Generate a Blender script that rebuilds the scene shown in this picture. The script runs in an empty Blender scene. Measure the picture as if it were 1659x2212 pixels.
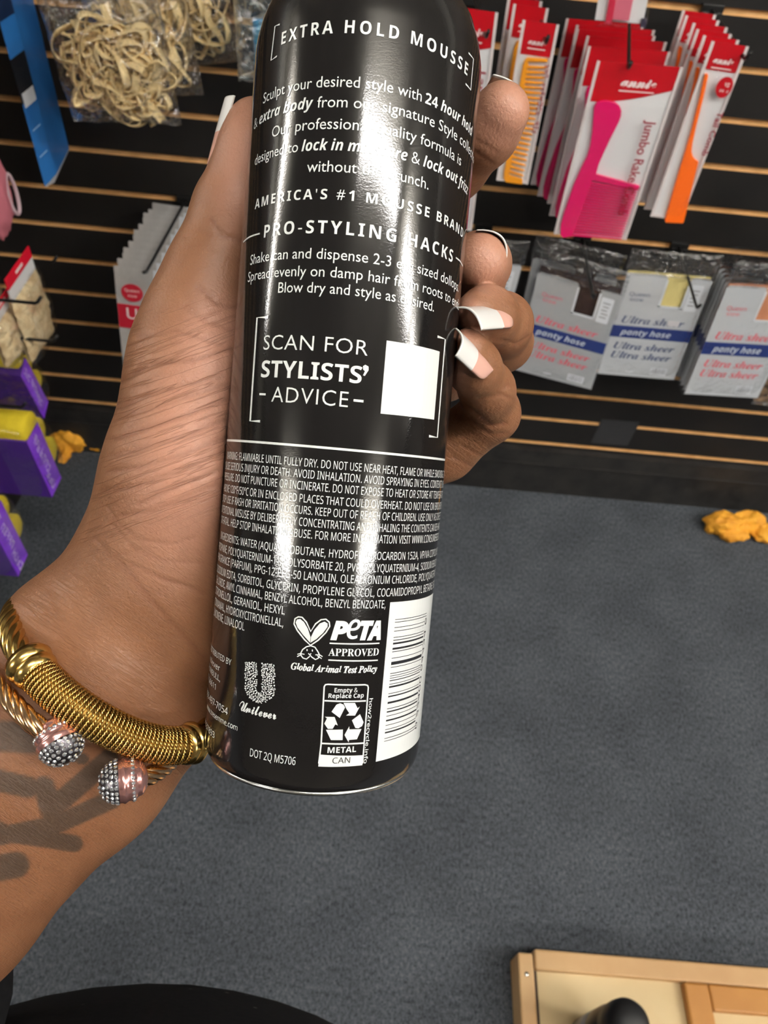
import bpy, bmesh, math, random, os
import numpy as np
from mathutils import Vector, Matrix

random.seed(7)
S = bpy.context.scene
COL = S.collection

# ------------------------------------------------------------------ camera
FPX, TH, YAW, ROLL = 1584.26, 0.835815888, 0.0194737966, 0.103517231
fw = np.array([math.sin(YAW)*math.cos(TH), math.cos(YAW)*math.cos(TH), -math.sin(TH)])
_r = np.array([math.cos(YAW), -math.sin(YAW), 0.0]); _u = np.cross(_r, fw)
RT = math.cos(ROLL)*_r + math.sin(ROLL)*_u
UP = -math.sin(ROLL)*_r + math.cos(ROLL)*_u
CAM = np.array([0.0, -1.362192, 1.36])
cd = bpy.data.cameras.new('camera'); cam = bpy.data.objects.new('camera', cd); COL.objects.link(cam)
M = Matrix.Identity(4)
for i in range(3):
    M[i][0] = RT[i]; M[i][1] = UP[i]; M[i][2] = -fw[i]; M[i][3] = CAM[i]
cam.matrix_world = M
cd.sensor_fit = 'HORIZONTAL'; cd.sensor_width = 36.0; cd.lens = FPX/1659.0*36.0
cd.clip_start = 0.01; cd.clip_end = 60
cd.dof.use_dof = True; cd.dof.focus_distance = 0.165; cd.dof.aperture_fstop = 46.0
S.camera = cam

# ------------------------------------------------------------------ view, world, ceiling lights
S.view_settings.view_transform = 'Standard'; S.view_settings.look = 'None'
S.view_settings.gamma = 1.0; S.view_settings.use_curve_mapping = False
S.view_settings.exposure = 0.0
W = bpy.data.worlds.new('World'); S.world = W; W.use_nodes = True
W.node_tree.nodes['Background'].inputs[0].default_value = (0.9, 0.95, 1.0, 1)
W.node_tree.nodes['Background'].inputs[1].default_value = 0.15
LIGHT_POWER = 38.0
# (x centre, y, length along x): rows of strip lights along the aisle
STRIPS = [(0.66, -1.76, 1.3, 0.15), (2.6, -1.75, 1.5, 0.22), (4.5, -1.75, 1.5, 0.22), (6.4, -1.75, 1.5, 0.22),
          (-3.6, -0.7, 1.5, 0.22), (-5.5, -0.7, 1.5, 0.22), (-7.4, -0.7, 1.5, 0.22),
          (-2.6, -3.5, 1.5, 0.30), (2.6, -3.5, 1.5, 0.30)]
CEIL = 3.0
HANG = 2.80      # strips hung below the ceiling so an added upward glow can brighten it

# ------------------------------------------------------------------ point helpers (photo pixel + known distance -> world point)
def ray(x, y): return fw + (x-829.5)/FPX*RT - (y-1106.0)/FPX*UP
def dep(x, y, d): return CAM + ray(x, y)*d
def aty(x, y, Y): d = ray(x, y); return CAM + d*((Y-CAM[1])/d[1])
def atx(x, y, X): d = ray(x, y); return CAM + d*((X-CAM[0])/d[0])
def atz(x, y, Z): d = ray(x, y); return CAM + d*((Z-CAM[2])/d[2])
def proj(P):
    v = np.asarray(P)-CAM; t = v@fw
    return 829.5+FPX*(v@RT)/t, 1106.0-FPX*(v@UP)/t, t

# ------------------------------------------------------------------ materials
MATS = {}
def srgb(r, g, b):
    return tuple(((c/255.0)/12.92 if c/255.0 <= 0.04045 else ((c/255.0+0.055)/1.055)**2.4) for c in (r, g, b)) + (1.0,)
def mat(name, color, rough=0.5, metal=0.0, spec=0.5, coat=0.0, bump=None, emis=None, noise=None, sss=0.0, trans=0.0):
    """bump=(scale,strength,distance); noise=(scale, dark colour mix factor)"""
    if name in MATS: return MATS[name]
    m = bpy.data.materials.new(name); m.use_nodes = True; nt = m.node_tree
    b = nt.nodes['Principled BSDF']
    b.inputs['Base Color'].default_value = color; b.inputs['Roughness'].default_value = rough
    b.inputs['Metallic'].default_value = metal; b.inputs['Specular IOR Level'].default_value = spec
    b.inputs['Coat Weight'].default_value = coat; b.inputs['Coat Roughness'].default_value = 0.08
    if emis:
        b.inputs['Emission Color'].default_value = emis[0]; b.inputs['Emission Strength'].default_value = emis[1]
    tc = nt.nodes.new('ShaderNodeTexCoord')
    if noise:
        n = nt.nodes.new('ShaderNodeTexNoise'); n.inputs['Scale'].default_value = noise[0]; n.inputs['Detail'].default_value = 4
        nt.links.new(tc.outputs['Object'], n.inputs['Vector'])
        mx = nt.nodes.new('ShaderNodeMix'); mx.data_type = 'RGBA'
        mx.inputs[6].default_value = color; mx.inputs[7].default_value = noise[1]
        rp = nt.nodes.new('ShaderNodeMapRange'); rp.inputs[1].default_value = 0.35; rp.inputs[2].default_value = 0.65
        nt.links.new(n.outputs['Fac'], rp.inputs[0]); nt.links.new(rp.outputs[0], mx.inputs[0])
        nt.links.new(mx.outputs[2], b.inputs['Base Color'])
    if bump:
        n2 = nt.nodes.new('ShaderNodeTexNoise'); n2.inputs['Scale'].default_value = bump[0]; n2.inputs['Detail'].default_value = 3
        nt.links.new(tc.outputs['Object'], n2.inputs['Vector'])
        bp = nt.nodes.new('ShaderNodeBump'); bp.inputs['Strength'].default_value = bump[1]; bp.inputs['Distance'].default_value = bump[2]
        nt.links.new(n2.outputs['Fac'], bp.inputs['Height']); nt.links.new(bp.outputs[0], b.inputs['Normal'])
    MATS[name] = m
    return m

def film(name, tint=(1, 1, 1, 1), gloss=0.12, rough=0.12, bump=(60, 0.5, 0.004), fres=0.5):
    """thin clear plastic: mostly see-through with crumpled glossy reflections"""
    if name in MATS: return MATS[name]
    m = bpy.data.materials.new(name); m.use_nodes = True; nt = m.node_tree; nt.nodes.clear()
    out = nt.nodes.new('ShaderNodeOutputMaterial')
    tr = nt.nodes.new('ShaderNodeBsdfTransparent'); tr.inputs[0].default_value = tint
    gl = nt.nodes.new('ShaderNodeBsdfGlossy'); gl.inputs['Roughness'].default_value = rough
    gl.inputs[0].default_value = (1, 1, 1, 1)
    lw = nt.nodes.new('ShaderNodeLayerWeight'); lw.inputs[0].default_value = 0.25
    ma = nt.nodes.new('ShaderNodeMath'); ma.operation = 'MULTIPLY_ADD'; ma.inputs[1].default_value = fres; ma.inputs[2].default_value = gloss
    tc = nt.nodes.new('ShaderNodeTexCoord'); n = nt.nodes.new('ShaderNodeTexNoise'); n.inputs['Scale'].default_value = bump[0]
    n.inputs['Detail'].default_value = 3; n.inputs['Distortion'].default_value = 0.8
    bp = nt.nodes.new('ShaderNodeBump'); bp.inputs['Strength'].default_value = bump[1]; bp.inputs['Distance'].default_value = bump[2]
    mx = nt.nodes.new('ShaderNodeMixShader')
    L = nt.links.new
    L(tc.outputs['Object'], n.inputs['Vector']); L(n.outputs['Fac'], bp.inputs['Height'])
    L(bp.outputs[0], gl.inputs['Normal']); L(bp.outputs[0], lw.inputs['Normal'])
    L(lw.outputs['Fresnel'], ma.inputs[0]); L(ma.outputs[0], mx.inputs[0]); L(tr.outputs[0], mx.inputs[1]); L(gl.outputs[0], mx.inputs[2])
    L(mx.outputs[0], out.inputs[0])
    MATS[name] = m
    return m

# ------------------------------------------------------------------ mesh helpers
class MB:
    """collects shapes; build() links them as ONE mesh object"""
    def __init__(s): s.v = []; s.f = []; s.m = []; s.cur = 0
    def add(s, vs, fs):
        o = len(s.v); s.v += [tuple(float(c) for c in p) for p in vs]
        for f in fs: s.f.append(tuple(i+o for i in f)); s.m.append(s.cur)
        return s
    def box(s, c, d, rot=None):
        x, y, z = [a/2 for a in d]
        vs = [Vector(p) for p in ((-x,-y,-z),(x,-y,-z),(x,y,-z),(-x,y,-z),(-x,-y,z),(x,-y,z),(x,y,z),(-x,y,z))]
        if rot is not None: vs = [rot @ p for p in vs]
        return s.add([(p[0]+c[0], p[1]+c[1], p[2]+c[2]) for p in vs],
                     [(0,3,2,1),(4,5,6,7),(0,1,5,4),(1,2,6,5),(2,3,7,6),(3,0,4,7)])
    def tube(s, pts, r, n=10, closed=False, caps=True, flat=None):
        """swept tube; r number or list; flat=(up vector, ratio) squashes the section"""
        P = [Vector(p) for p in pts]; k = len(P)
        R = r if isinstance(r, (list, tuple, np.ndarray)) else [r]*k
        T = []
        for i in range(k):
            a = P[(i-1) % k] if (closed or i > 0) else P[i]
            b = P[(i+1) % k] if (closed or i < k-1) else P[i]
            T.append((b-a).normalized())
        nrm = T[0].orthogonal().normalized()
        fr = []
        for i in range(k):
            nrm = (nrm - T[i]*nrm.dot(T[i]))
            if nrm.length < 1e-6: nrm = T[i].orthogonal()
            nrm = nrm.normalized(); fr.append((nrm.copy(), T[i].cross(nrm)))
        vs = []
        for i in range(k):
            a, b = fr[i]
            for j in range(n):
                t = 2*math.pi*j/n
                vs.append(P[i] + (a*math.cos(t) + b*math.sin(t))*R[i])
        fs = []
        for i in range(k if closed else k-1):
            for j in range(n):
                i2 = (i+1) % k; j2 = (j+1) % n
                fs.append((i*n+j, i*n+j2, i2*n+j2, i2*n+j))
        if caps and not closed:
            fs.append(tuple(range(n-1, -1, -1))); fs.append(tuple((k-1)*n+j for j in range(n)))
        return s.add(vs, fs)
    def lathe(s, prof, o, ax, side, n=64):
        """prof list of (radius, distance along ax)"""
        o = Vector(o); ax = Vector(ax).normalized(); side = Vector(side).normalized(); up = ax.cross(side)
        vs = []
        for (r, h) in prof:
            for j in range(n):
                t = 2*math.pi*j/n
                vs.append(o + ax*h + (side*math.cos(t)+up*math.sin(t))*r)
        fs = []
        for i in range(len(prof)-1):
            for j in range(n):
                j2 = (j+1) % n
                fs.append((i*n+j, i*n+j2, (i+1)*n+j2, (i+1)*n+j))
        fs.append(tuple(range(n-1, -1, -1))); fs.append(tuple((len(prof)-1)*n+j for j in range(n)))
        return s.add(vs, fs)
    def prism(s, poly, fn, t):
        """polygon (list of 2d) extruded: fn(x,y,depth) -> 3d"""
        n = len(poly)
        vs = [fn(x, y, 0) for x, y in poly] + [fn(x, y, t) for x, y in poly]
        fs = [tuple(range(n)), tuple(range(2*n-1, n-1, -1))] + [(i, i+n, (i+1) % n+n, (i+1) % n) for i in range(n)]
        return s.add(vs, fs)
    def grid(s, fn, nu, nv, closed_u=False):
        vs = [fn(i/nu, j/nv) for j in range(nv+1) for i in range(nu+1)]
        fs = [(j*(nu+1)+i, j*(nu+1)+i+1, (j+1)*(nu+1)+i+1, (j+1)*(nu+1)+i) for j in range(nv) for i in range(nu)]
        return s.add(vs, fs)
    def build(s, name, mats, parent=None, smooth=False, bevel=0, loc=None, fix=True):
        me = bpy.data.meshes.new(name); me.from_pydata(s.v, [], s.f)
        if not isinstance(mats, (list, tuple)): mats = [mats]
        for m in mats: me.materials.append(m)
        me.polygons.foreach_set('material_index', s.m)
        if smooth: me.polygons.foreach_set('use_smooth', [True]*len(s.f))
        if fix:
            bm = bmesh.new(); bm.from_mesh(me); bmesh.ops.recalc_face_normals(bm, faces=bm.faces); bm.to_mesh(me); bm.free()
        me.update()
        o = bpy.data.objects.new(name, me); COL.objects.link(o)
        if parent: o.parent = parent
        if loc is not None: o.location = loc
        if bevel:
            b = o.modifiers.new('bevel', 'BEVEL'); b.width = bevel; b.segments = 2; b.limit_method = 'ANGLE'; b.harden_normals = False
        return o

def tag(o, label=None, cat=None, group=None, kind=None):
    if label: o['label'] = label
    if cat: o['category'] = cat
    if group: o['group'] = group
    if kind: o['kind'] = kind
    return o
def thing(name, label, cat, loc=(0, 0, 0), rot=(0, 0, 0), group=None):
    o = bpy.data.objects.new(name, None); COL.objects.link(o); o.location = [float(c) for c in loc]; o.rotation_euler = rot
    o.empty_display_size = 0.02
    return tag(o, label, cat, group)
def dup(root, loc, rot=None, label=None, group=None):
    r = root.copy(); COL.objects.link(r); r.location = [float(c) for c in loc]
    if rot is not None: r.rotation_euler = rot
    if label: r['label'] = label
    if group: r['group'] = group
    for ch in list(root.children):
        c = ch.copy(); COL.objects.link(c); c.parent = r
        for g in list(ch.children):
            d = g.copy(); COL.objects.link(d); d.parent = c
    return r

# ------------------------------------------------------------------ lettering helpers
FDIR = bpy.utils.system_resource('DATAFILES', path='fonts') or ''
def font(n):
    try: return bpy.data.fonts.load(os.path.join(FDIR, n))
    except Exception: return None
F_SANS = font('NotoSansHebrew-Regular.woff2'); F_MATH = font('NotoSansMath-Regular.woff2'); F_DEV = None
def alpha(style):
    base = {'serifbold': (0x1D400, 0x1D41A, 0x1D7CE), 'serifbi': (0x1D468, 0x1D482, 0x1D7CE), 'script': (0x1D4D0, 0x1D4EA, 0x1D7CE),
            'sansbold': (0x1D5D4, 0x1D5EE, 0x1D7EC), 'sansbi': (0x1D63C, 0x1D656, 0x1D7EC)}[style]
    def f(t):
        out = ''
        for ch in t:
            if 'A' <= ch <= 'Z': out += chr(base[0]+ord(ch)-65)
            elif 'a' <= ch <= 'z': out += chr(base[1]+ord(ch)-97)
            elif '0' <= ch <= '9': out += chr(base[2]+ord(ch)-48)
            else: out += ch
        return out
    return f
_TC = {}
def text2d(body, style='sans', weight=0.0, spacing=1.0):
    """flat glyph mesh, units of the font size: (verts Nx2, faces)"""
    key = (body, style, weight, spacing)
    if key in _TC: return _TC[key]
    c = bpy.data.curves.new('t', 'FONT'); c.resolution_u = 3
    if style == 'sans': f, b = F_SANS, body
    elif style.startswith('geo'):
        f, b = None, body
        if style == 'geobi': c.shear = 0.22
        if style != 'geo': weight = weight+0.016
    else: f, b = F_MATH, alpha(style)(body)
    if f is None: b = body
    else: c.font = f
    c.body = b; c.fill_mode = 'FRONT'; c.offset = weight; c.space_character = spacing
    o = bpy.data.objects.new('t', c)
    COL.objects.link(o)
    me = o.to_mesh()
    vs = np.array([v.co[:2] for v in me.vertices]) if len(me.vertices) else np.zeros((0, 2))
    fs = [tuple(p.vertices) for p in me.polygons]
    o.to_mesh_clear(); bpy.data.objects.remove(o); bpy.data.curves.remove(c)
    _TC[key] = (vs, fs)
    return _TC[key]
def width(body, **k):
    vs, _ = text2d(body, **k)
    return (vs[:, 0].min(), vs[:, 0].max()) if len(vs) else (0, 0)
CAPH = {}
def caph(style, weight=0.0):
    k = (style, weight)
    if k not in CAPH:
        vs, _ = text2d('H', style, weight); CAPH[k] = vs[:, 1].max()
    return CAPH[k]

# ------------------------------------------------------------------ setting
BLACKWALL = mat('black_laminate', (0.012, 0.011, 0.011, 1), 0.45, spec=0.4, noise=(9, (0.018, 0.016, 0.015, 1)))
TAN = mat('raw_fibreboard', srgb(222, 182, 128), 0.75, noise=(40, srgb(206, 164, 108)))
def slat_panel(name, length, zs, top, origin, along, out, kind='structure', bottom=0.0, depth=0.0062, gap=0.0098):
    """grooved board: black faces between T-grooves whose raw edges show tan"""
    mb = MB(); o = Vector(origin); A = Vector(along); N = Vector(out)
    def quad(d0, z0, d1, z1):
        mb.add([o+N*d0+Vector((0,0,z0)), o+A*length+N*d0+Vector((0,0,z0)), o+A*length+N*d1+Vector((0,0,z1)), o+N*d1+Vector((0,0,z1))], [(0,1,2,3)])
    zs = sorted(zs); prev = bottom
    for z in zs:
        lo, hi = z-gap/2, z+gap/2
        mb.cur = 0; quad(0, prev, 0, lo)
        mb.cur = 1; quad(0, lo, -depth, lo-0.001); quad(-depth, lo-0.001, -depth, hi+0.001); quad(-depth, hi+0.001, 0, hi)
        prev = hi
    mb.cur = 0; quad(0, prev, 0, top)
    ob = mb.build(name, [BLACKWALL, TAN], fix=False)
    return tag(ob, kind=kind)
SP = 0.0762
ZR = [1.36-0.28779-SP*k for k in range(-16, 13)]
slat_panel('wall_back', 18.0, [z for z in ZR if z < 2.2], 2.25, (-9, 0, 0), (1, 0, 0), (0, -1, 0))
mb = MB(); mb.box((0, 0.03, 2.625), (18, 0.06, 0.75)); tag(mb.build('wall_back_upper', mat('upper_wall', srgb(190, 188, 182), 0.8)), kind='structure')

m = bpy.data.materials.new('carpet'); m.use_nodes = True; nt = m.node_tree; b = nt.nodes['Principled BSDF']
b.inputs['Roughness'].default_value = 0.95; b.inputs['Specular IOR Level'].default_value = 0.1
tc = nt.nodes.new('ShaderNodeTexCoord')
n1 = nt.nodes.new('ShaderNodeTexNoise'); n1.inputs['Scale'].default_value = 155; n1.inputs['Detail'].default_value = 3; n1.inputs['Roughness'].default_value = 0.7
n3 = nt.nodes.new('ShaderNodeTexNoise'); n3.inputs['Scale'].default_value = 460; n3.inputs['Detail'].default_value = 2
mp = nt.nodes.new('ShaderNodeMapping'); mp.inputs['Scale'].default_value = (1.5, 0.75, 1)
n2 = nt.nodes.new('ShaderNodeTexNoise'); n2.inputs['Scale'].default_value = 7; n2.inputs['Detail'].default_value = 3
cr = nt.nodes.new('ShaderNodeValToRGB')
cr.color_ramp.elements[0].position = 0.38; cr.color_ramp.elements[0].color = (0.026, 0.031, 0.039, 1)
cr.color_ramp.elements[1].position = 0.66; cr.color_ramp.elements[1].color = (0.175, 0.192, 0.216, 1)
av = nt.nodes.new('ShaderNodeMix'); av.data_type = 'FLOAT'; av.inputs[0].default_value = 0.5
mr = nt.nodes.new('ShaderNodeMapRange'); mr.inputs[1].default_value = 0.3; mr.inputs[2].default_value = 0.7; mr.inputs[3].default_value = 0.72; mr.inputs[4].default_value = 1.0
mx = nt.nodes.new('ShaderNodeMix'); mx.data_type = 'RGBA'; mx.blend_type = 'MULTIPLY'; mx.inputs[0].default_value = 1.0
bp = nt.nodes.new('ShaderNodeBump'); bp.inputs['Strength'].default_value = 0.8; bp.inputs['Distance'].default_value = 0.0025
L = nt.links.new
L(tc.outputs['Object'], mp.inputs[0]); L(mp.outputs[0], n1.inputs['Vector']); L(mp.outputs[0], n3.inputs['Vector']); L(tc.outputs['Object'], n2.inputs['Vector'])
L(n1.outputs['Fac'], av.inputs[2]); L(n3.outputs['Fac'], av.inputs[3]); L(av.outputs[0], cr.inputs[0])
L(n2.outputs['Fac'], mr.inputs[0]); L(cr.outputs[0], mx.inputs[6]); L(mr.outputs[0], mx.inputs[7])
L(mx.outputs[2], b.inputs['Base Color']); L(av.outputs[0], bp.inputs['Height']); L(bp.outputs[0], b.inputs['Normal'])
CARPET = m
mb = MB(); mb.add([(-9,-6,0),(9,-6,0),(9,0.02,0),(-9,0.02,0)], [(0,1,2,3)])
tag(mb.build('floor', CARPET), kind='structure')
mb = MB(); mb.add([(-9,-6,CEIL),(9,-6,CEIL),(9,0.06,CEIL),(-9,0.06,CEIL)], [(3,2,1,0)])
tag(mb.build('ceiling', mat('ceiling_tile', srgb(232, 228, 218), 0.9, noise=(3, srgb(222, 218, 208)))), kind='structure')
mb = MB(); mb.box((0, -0.008, 0.072), (18, 0.016, 0.144)); mb.box((0, -0.010, 0.100), (18, 0.020, 0.006))
tag(mb.build('baseboard_back', mat('scuffed_black_paint', (0.016, 0.015, 0.015, 1), 0.5, noise=(25, (0.03, 0.028, 0.026, 1)), bump=(60, 0.3, 0.002))), kind='structure')
mb = MB(); mb.box((0, -6.05, 1.5), (18, 0.1, 3.0)); tag(mb.build('wall_front', mat('shop_wall', srgb(120, 114, 106), 0.8)), kind='structure')
mb = MB(); mb.box((9.05, -3, 1.5), (0.1, 6, 3.0)); tag(mb.build('wall_right', mat('side_wall', srgb(150, 146, 138), 0.8)), kind='structure')
mb = MB(); mb.box((-9.05, -3, 1.5), (0.1, 6, 3.0)); tag(mb.build('wall_far_left', MATS['side_wall']), kind='structure')
# grooved end panel of the rack on the left, out of frame: the hooks on the left hang from it
LX = -0.86
slat_panel('wall_left', 1.25, [z for z in ZR if z < 1.28], 1.32, (LX, -1.25, 0), (0, 1, 0), (1, 0, 0))

LAMP = mat('lamp_diffuser', (0.9, 0.9, 0.9, 1), 0.5, emis=((1.0, 0.97, 0.92, 1), LIGHT_POWER))
UPGLOW = mat('added_up_glow', (0.9, 0.9, 0.9, 1), 0.5, emis=((1.0, 0.97, 0.92, 1), LIGHT_POWER*0.8))
LAMPBODY = mat('lamp_housing', srgb(225, 225, 222), 0.5)
for k, (x, y, l, w) in enumerate(STRIPS):
    t = thing('ceiling_light', 'white strip light hung below the ceiling', 'ceiling light', (x, y, HANG), group='strip lights along the ceiling')
    MB().box((0, 0, 0), (l+0.03, w+0.02, 0.012)).build('housing', LAMPBODY, t)
    MB().box((0, 0, -0.012), (l, w, 0.010)).build('diffuser', LAMP, t)
    MB().box((0, 0, 0.012), (l, w, 0.010)).build('added_uplight', UPGLOW, t)  # added glowing top face, there only to brighten ceiling and room
    for sx in (-0.4, 0.4): MB().tube([(sx*l, 0, 0.017), (sx*l, 0, CEIL-HANG)], 0.003, n=6).build('hanging_wire', LAMPBODY, t)
# ------------------------------------------------------------------ the can held in the hand
RC = 0.0265
_ac = np.array([-0.08853511, 0.99407361, 0.06308082])
AX = RT*_ac[0] - UP*_ac[1] + fw*_ac[2]                    # down the can
CC = CAM + ray(728.5, 970.0)*(6.7597*RC)                  # a point on its axis
_n = CAM-CC; _n = _n-(_n@AX)*AX; NF = _n/np.linalg.norm(_n)   # straight out of the printed side
TR = np.cross(NF, AX)
if TR@RT < 0: TR = -TR
def can_uv(x, y):
    """photo pixel -> (arc length round the can, distance down its axis)"""
    d = ray(x, y); dp = d-(d@AX)*AX; c = CC-CAM; cp = c-(c@AX)*AX
    A = dp@dp; B = dp@cp; Cq = cp@cp-RC*RC; disc = max(B*B-A*Cq, 0.0)
    P = d*((B-math.sqrt(disc))/A); q = P-c
    return math.atan2(q@TR, q@NF)*RC, q@AX
def can_pt(u, v, off=0.00009):
    t = u/RC
    return CC + AX*v + (NF*math.cos(t)+TR*math.sin(t))*(RC+off)

can = thing('mousse_can', 'tall glossy black mousse can with white lettering held in the hand', 'spray can', CC)
CANI = Matrix.Translation([-c for c in CC])
def loc(o):                                               # build() points are world points: make them local to the can's empty
    o.matrix_parent_inverse = CANI
    return o
m = mat('black_lacquer', (0.010, 0.009, 0.009, 1), 0.07, spec=0.62, coat=0.0, bump=(2600, 1.0, 0.000012))
_n2 = m.node_tree
prof = [(0.30, 3.02), (0.55, 2.86), (0.86, 2.80), (0.93, 2.825), (0.958, 2.82), (0.98, 2.795), (0.994, 2.75), (1, 2.69), (1, 1.5), (1, 0), (1, -1.5), (1, -3.30), (0.992, -3.42), (0.965, -3.56), (0.90, -3.74), (0.78, -3.92), (0.62, -4.04), (0.5, -4.08)]
prof = [(r*RC, h*RC) for r, h in prof]
prof[0] = (0.30*RC, 2.62*RC); prof[1] = (0.6*RC, 2.66*RC)
loc(MB().lathe(prof, CC, AX, NF, 160).build('can_body', m, can, smooth=True))
ring = [(0.90, 2.70), (0.90, 2.83), (0.915, 2.852), (0.935, 2.858), (0.948, 2.852), (0.955, 2.838), (0.952, 2.822), (0.93, 2.81)]
loc(MB().lathe([(r*RC, h*RC) for r, h in ring], CC, AX, NF, 160).build('bottom_rim', mat('bare_tinplate', (0.75, 0.75, 0.72, 1), 0.25, metal=1, bump=(500, 0.3, 0.0003)), can, smooth=True))
cap = [(0.50, -4.05), (0.66, -4.06), (0.70, -4.2), (0.68, -5.0), (0.62, -5.5), (0.45, -5.75), (0.2, -5.82)]
loc(MB().lathe([(r*RC, h*RC) for r, h in cap], CC, AX, NF, 96).build('spray_cap', mat('black_cap', (0.02, 0.02, 0.02, 1), 0.3), can, smooth=True))

INK = mat('white_print', (0.80, 0.82, 0.80, 1), 0.22, spec=0.5, coat=0.5)
DARKINK = mat('dark_print', (0.02, 0.02, 0.022, 1), 0.3, coat=0.5)

class Flat:
    """2d shapes on the can (u right, v down) cut into narrow strips and bent round it"""
    def __init__(s): s.bm = bmesh.new()
    def add(s, vs, fs):
        V = [s.bm.verts.new((float(x), float(y), 0)) for x, y in vs]
        for f in fs:
            try: s.bm.faces.new([V[i] for i in f])
            except ValueError: pass
    def poly(s, pts): s.add(pts, [tuple(range(len(pts)))])
    def line(s, pts, w, closed=False):
        """stroke of width w"""
        P = [np.array(p, float) for p in pts]; k = len(P)
        n = []
        for i in range(k):
            a = P[(i-1) % k] if (closed or i) else P[i]; b = P[(i+1) % k] if (closed or i < k-1) else P[i]
            d = b-a; d = d/(np.linalg.norm(d)+1e-12); n.append(np.array([-d[1], d[0]]))
        vs = [P[i]+n[i]*w/2 for i in range(k)]+[P[i]-n[i]*w/2 for i in range(k)]
        fs = [(i, (i+1) % k, (i+1) % k+k, i+k) for i in range(k if closed else k-1)]
        s.add(vs, fs)
    def build(s, name, m, off=0.00009, step=0.0012):
        xs = [v.co.x for v in s.bm.verts]; x = math.floor(min(xs)/step)*step
        while x < max(xs):
            bmesh.ops.bisect_plane(s.bm, geom=s.bm.verts[:]+s.bm.edges[:]+s.bm.faces[:], plane_co=(x, 0, 0), plane_no=(1, 0, 0), dist=1e-7)
            x += step
        me = bpy.data.meshes.new(name)
        for v in s.bm.verts: v.co = Vector(can_pt(v.co.x, v.co.y, off))
        bmesh.ops.recalc_face_normals(s.bm, faces=s.bm.faces)
        s.bm.to_mesh(me); s.bm.free(); me.materials.append(m)
        o = bpy.data.objects.new(name, me); COL.objects.link(o); o.parent = can
        return loc(o)

inkF = Flat()
def write(body, pa, pb, hpx, style='sans', weight=0.0, spacing=1.0, sub=None, target=None, clip=1.45, vm=None):
    """lettering round the can: sub=(text before, text up to) give the letters that sit at the two photo points"""
    F = target or inkF
    ua, va = can_uv(*pa); ub, vb = can_uv(*pb); v = can_uv(*vm)[1] if vm else (va+vb)/2
    k = dict(style=style, weight=weight, spacing=spacing)
    if sub:
        pre, upto = sub
        xa = width(pre, **k)[1]-width(pre[pre.rfind(' ')+1:] if False else pre, **k)[1] if False else None
        # left edge of the first letter after the prefix, right edge of the last letter
        first = body[len(pre)]
        xa = width(pre+first, **k)[1]-(width(first, **k)[1]-width(first, **k)[0])
        xb = width(body[:len(upto)], **k)[1]
    else:
        xa, xb = width(body, **k)
    sx = (ub-ua)/(xb-xa)
    # cap height from pixels along the axis near the middle of the text
    mid = ((pa[0]+pb[0])/2, (pa[1]+pb[1])/2)
    h = can_uv(*mid)[1]-can_uv(mid[0]+0.083*hpx, mid[1]-hpx)[1]
    sy = h/caph(style, weight)
    vs, fs = text2d(body, **k)
    U = ua+(vs[:, 0]-xa)*sx; V = v-vs[:, 1]*sy
    ok = np.abs(U) < clip*RC
    fs = [f for f in fs if all(ok[i] for i in f)]
    used = sorted({i for f in fs for i in f}); mp_ = {i: j for j, i in enumerate(used)}
    F.add([(U[i], V[i]) for i in used], [tuple(mp_[i] for i in f) for f in fs])
    return sx, sy, v

def pl(pts): return [can_uv(*p) for p in pts]
def stroke(pts, wpx, closed=False, target=None): (target or inkF).line(pl(pts), wpx*0.000113, closed)

B = dict(style='sansbold')
write('EXTRA HOLD MOUSSE', (607.7, 99.6), (1009, 159.5), 28, spacing=1.25, vm=(749.5, 72), **B)
stroke([(605, 53), (594.7, 57), (586.2, 131), (599, 121.5)], 3.4); stroke([(1011.5, 114.5), (1022, 127.5), (1016, 194.5), (1005, 181)], 3.4)
def mixed(parts, pa, pb, hpx, vm):
    """one line set in two weights, fitted between two photo points"""
    gap = 0.28; xs = []; x = 0
    for body, st in parts:
        k = dict(style=st); lo, hi = width(body, **k); sc = caph('geo')/caph(st)
        xs.append((x, body, st, lo, sc)); x += (hi-lo)*sc+gap
    tot = x-gap
    ua, va = can_uv(*pa); ub, vb = can_uv(*pb); v = can_uv(*vm)[1]; sx = (ub-ua)/tot
    mid = ((pa[0]+pb[0])/2, (pa[1]+pb[1])/2)
    h = can_uv(*mid)[1]-can_uv(mid[0]+0.083*hpx, mid[1]-hpx)[1]; sy = h/caph('geo')
    for x, body, st, lo, sc in xs:
        vs, fs = text2d(body, style=st)
        U = ua+(x+(vs[:, 0]-lo)*sc)*sx; V = v-vs[:, 1]*sc*sy
        inkF.add(np.stack([U, V], 1), fs)
mixed([('Sculpt your desired style with', 'geo'), ('24 hour hold', 'sansbi')], (568.8, 224.6), (1019, 289), 24, (683, 190))
mixed([('& extra body', 'sansbi'), ('from our signature Style collection.', 'geo')], (549, 281), (1027, 333), 24, (675, 234))
write('Our professional-quality formula is', (587.7, 296), (995, 353), 24, style='geo', vm=(748, 280))
mixed([('designed to', 'geo'), ('lock in moisture & lock out frizz', 'sansbi')], (551, 357), (1009, 420), 24, (668, 326))
write('without the crunch.', (663, 371), (925, 407), 24, style='geo', vm=(748, 373))
write("AMERICA'S #1 MOUSSE BRAND", (551, 452.4), (999, 509), 22, spacing=1.2, vm=(748, 433), **B)
write('PRO-STYLING HACKS', (570.5, 512.7), (977, 560), 28, spacing=1.2, vm=(728, 506), **B)
stroke([(526.5, 523), (540, 512), (562, 504.5)], 3); stroke([(984, 556.6), (993, 564), (998.5, 575)], 3)
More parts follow.
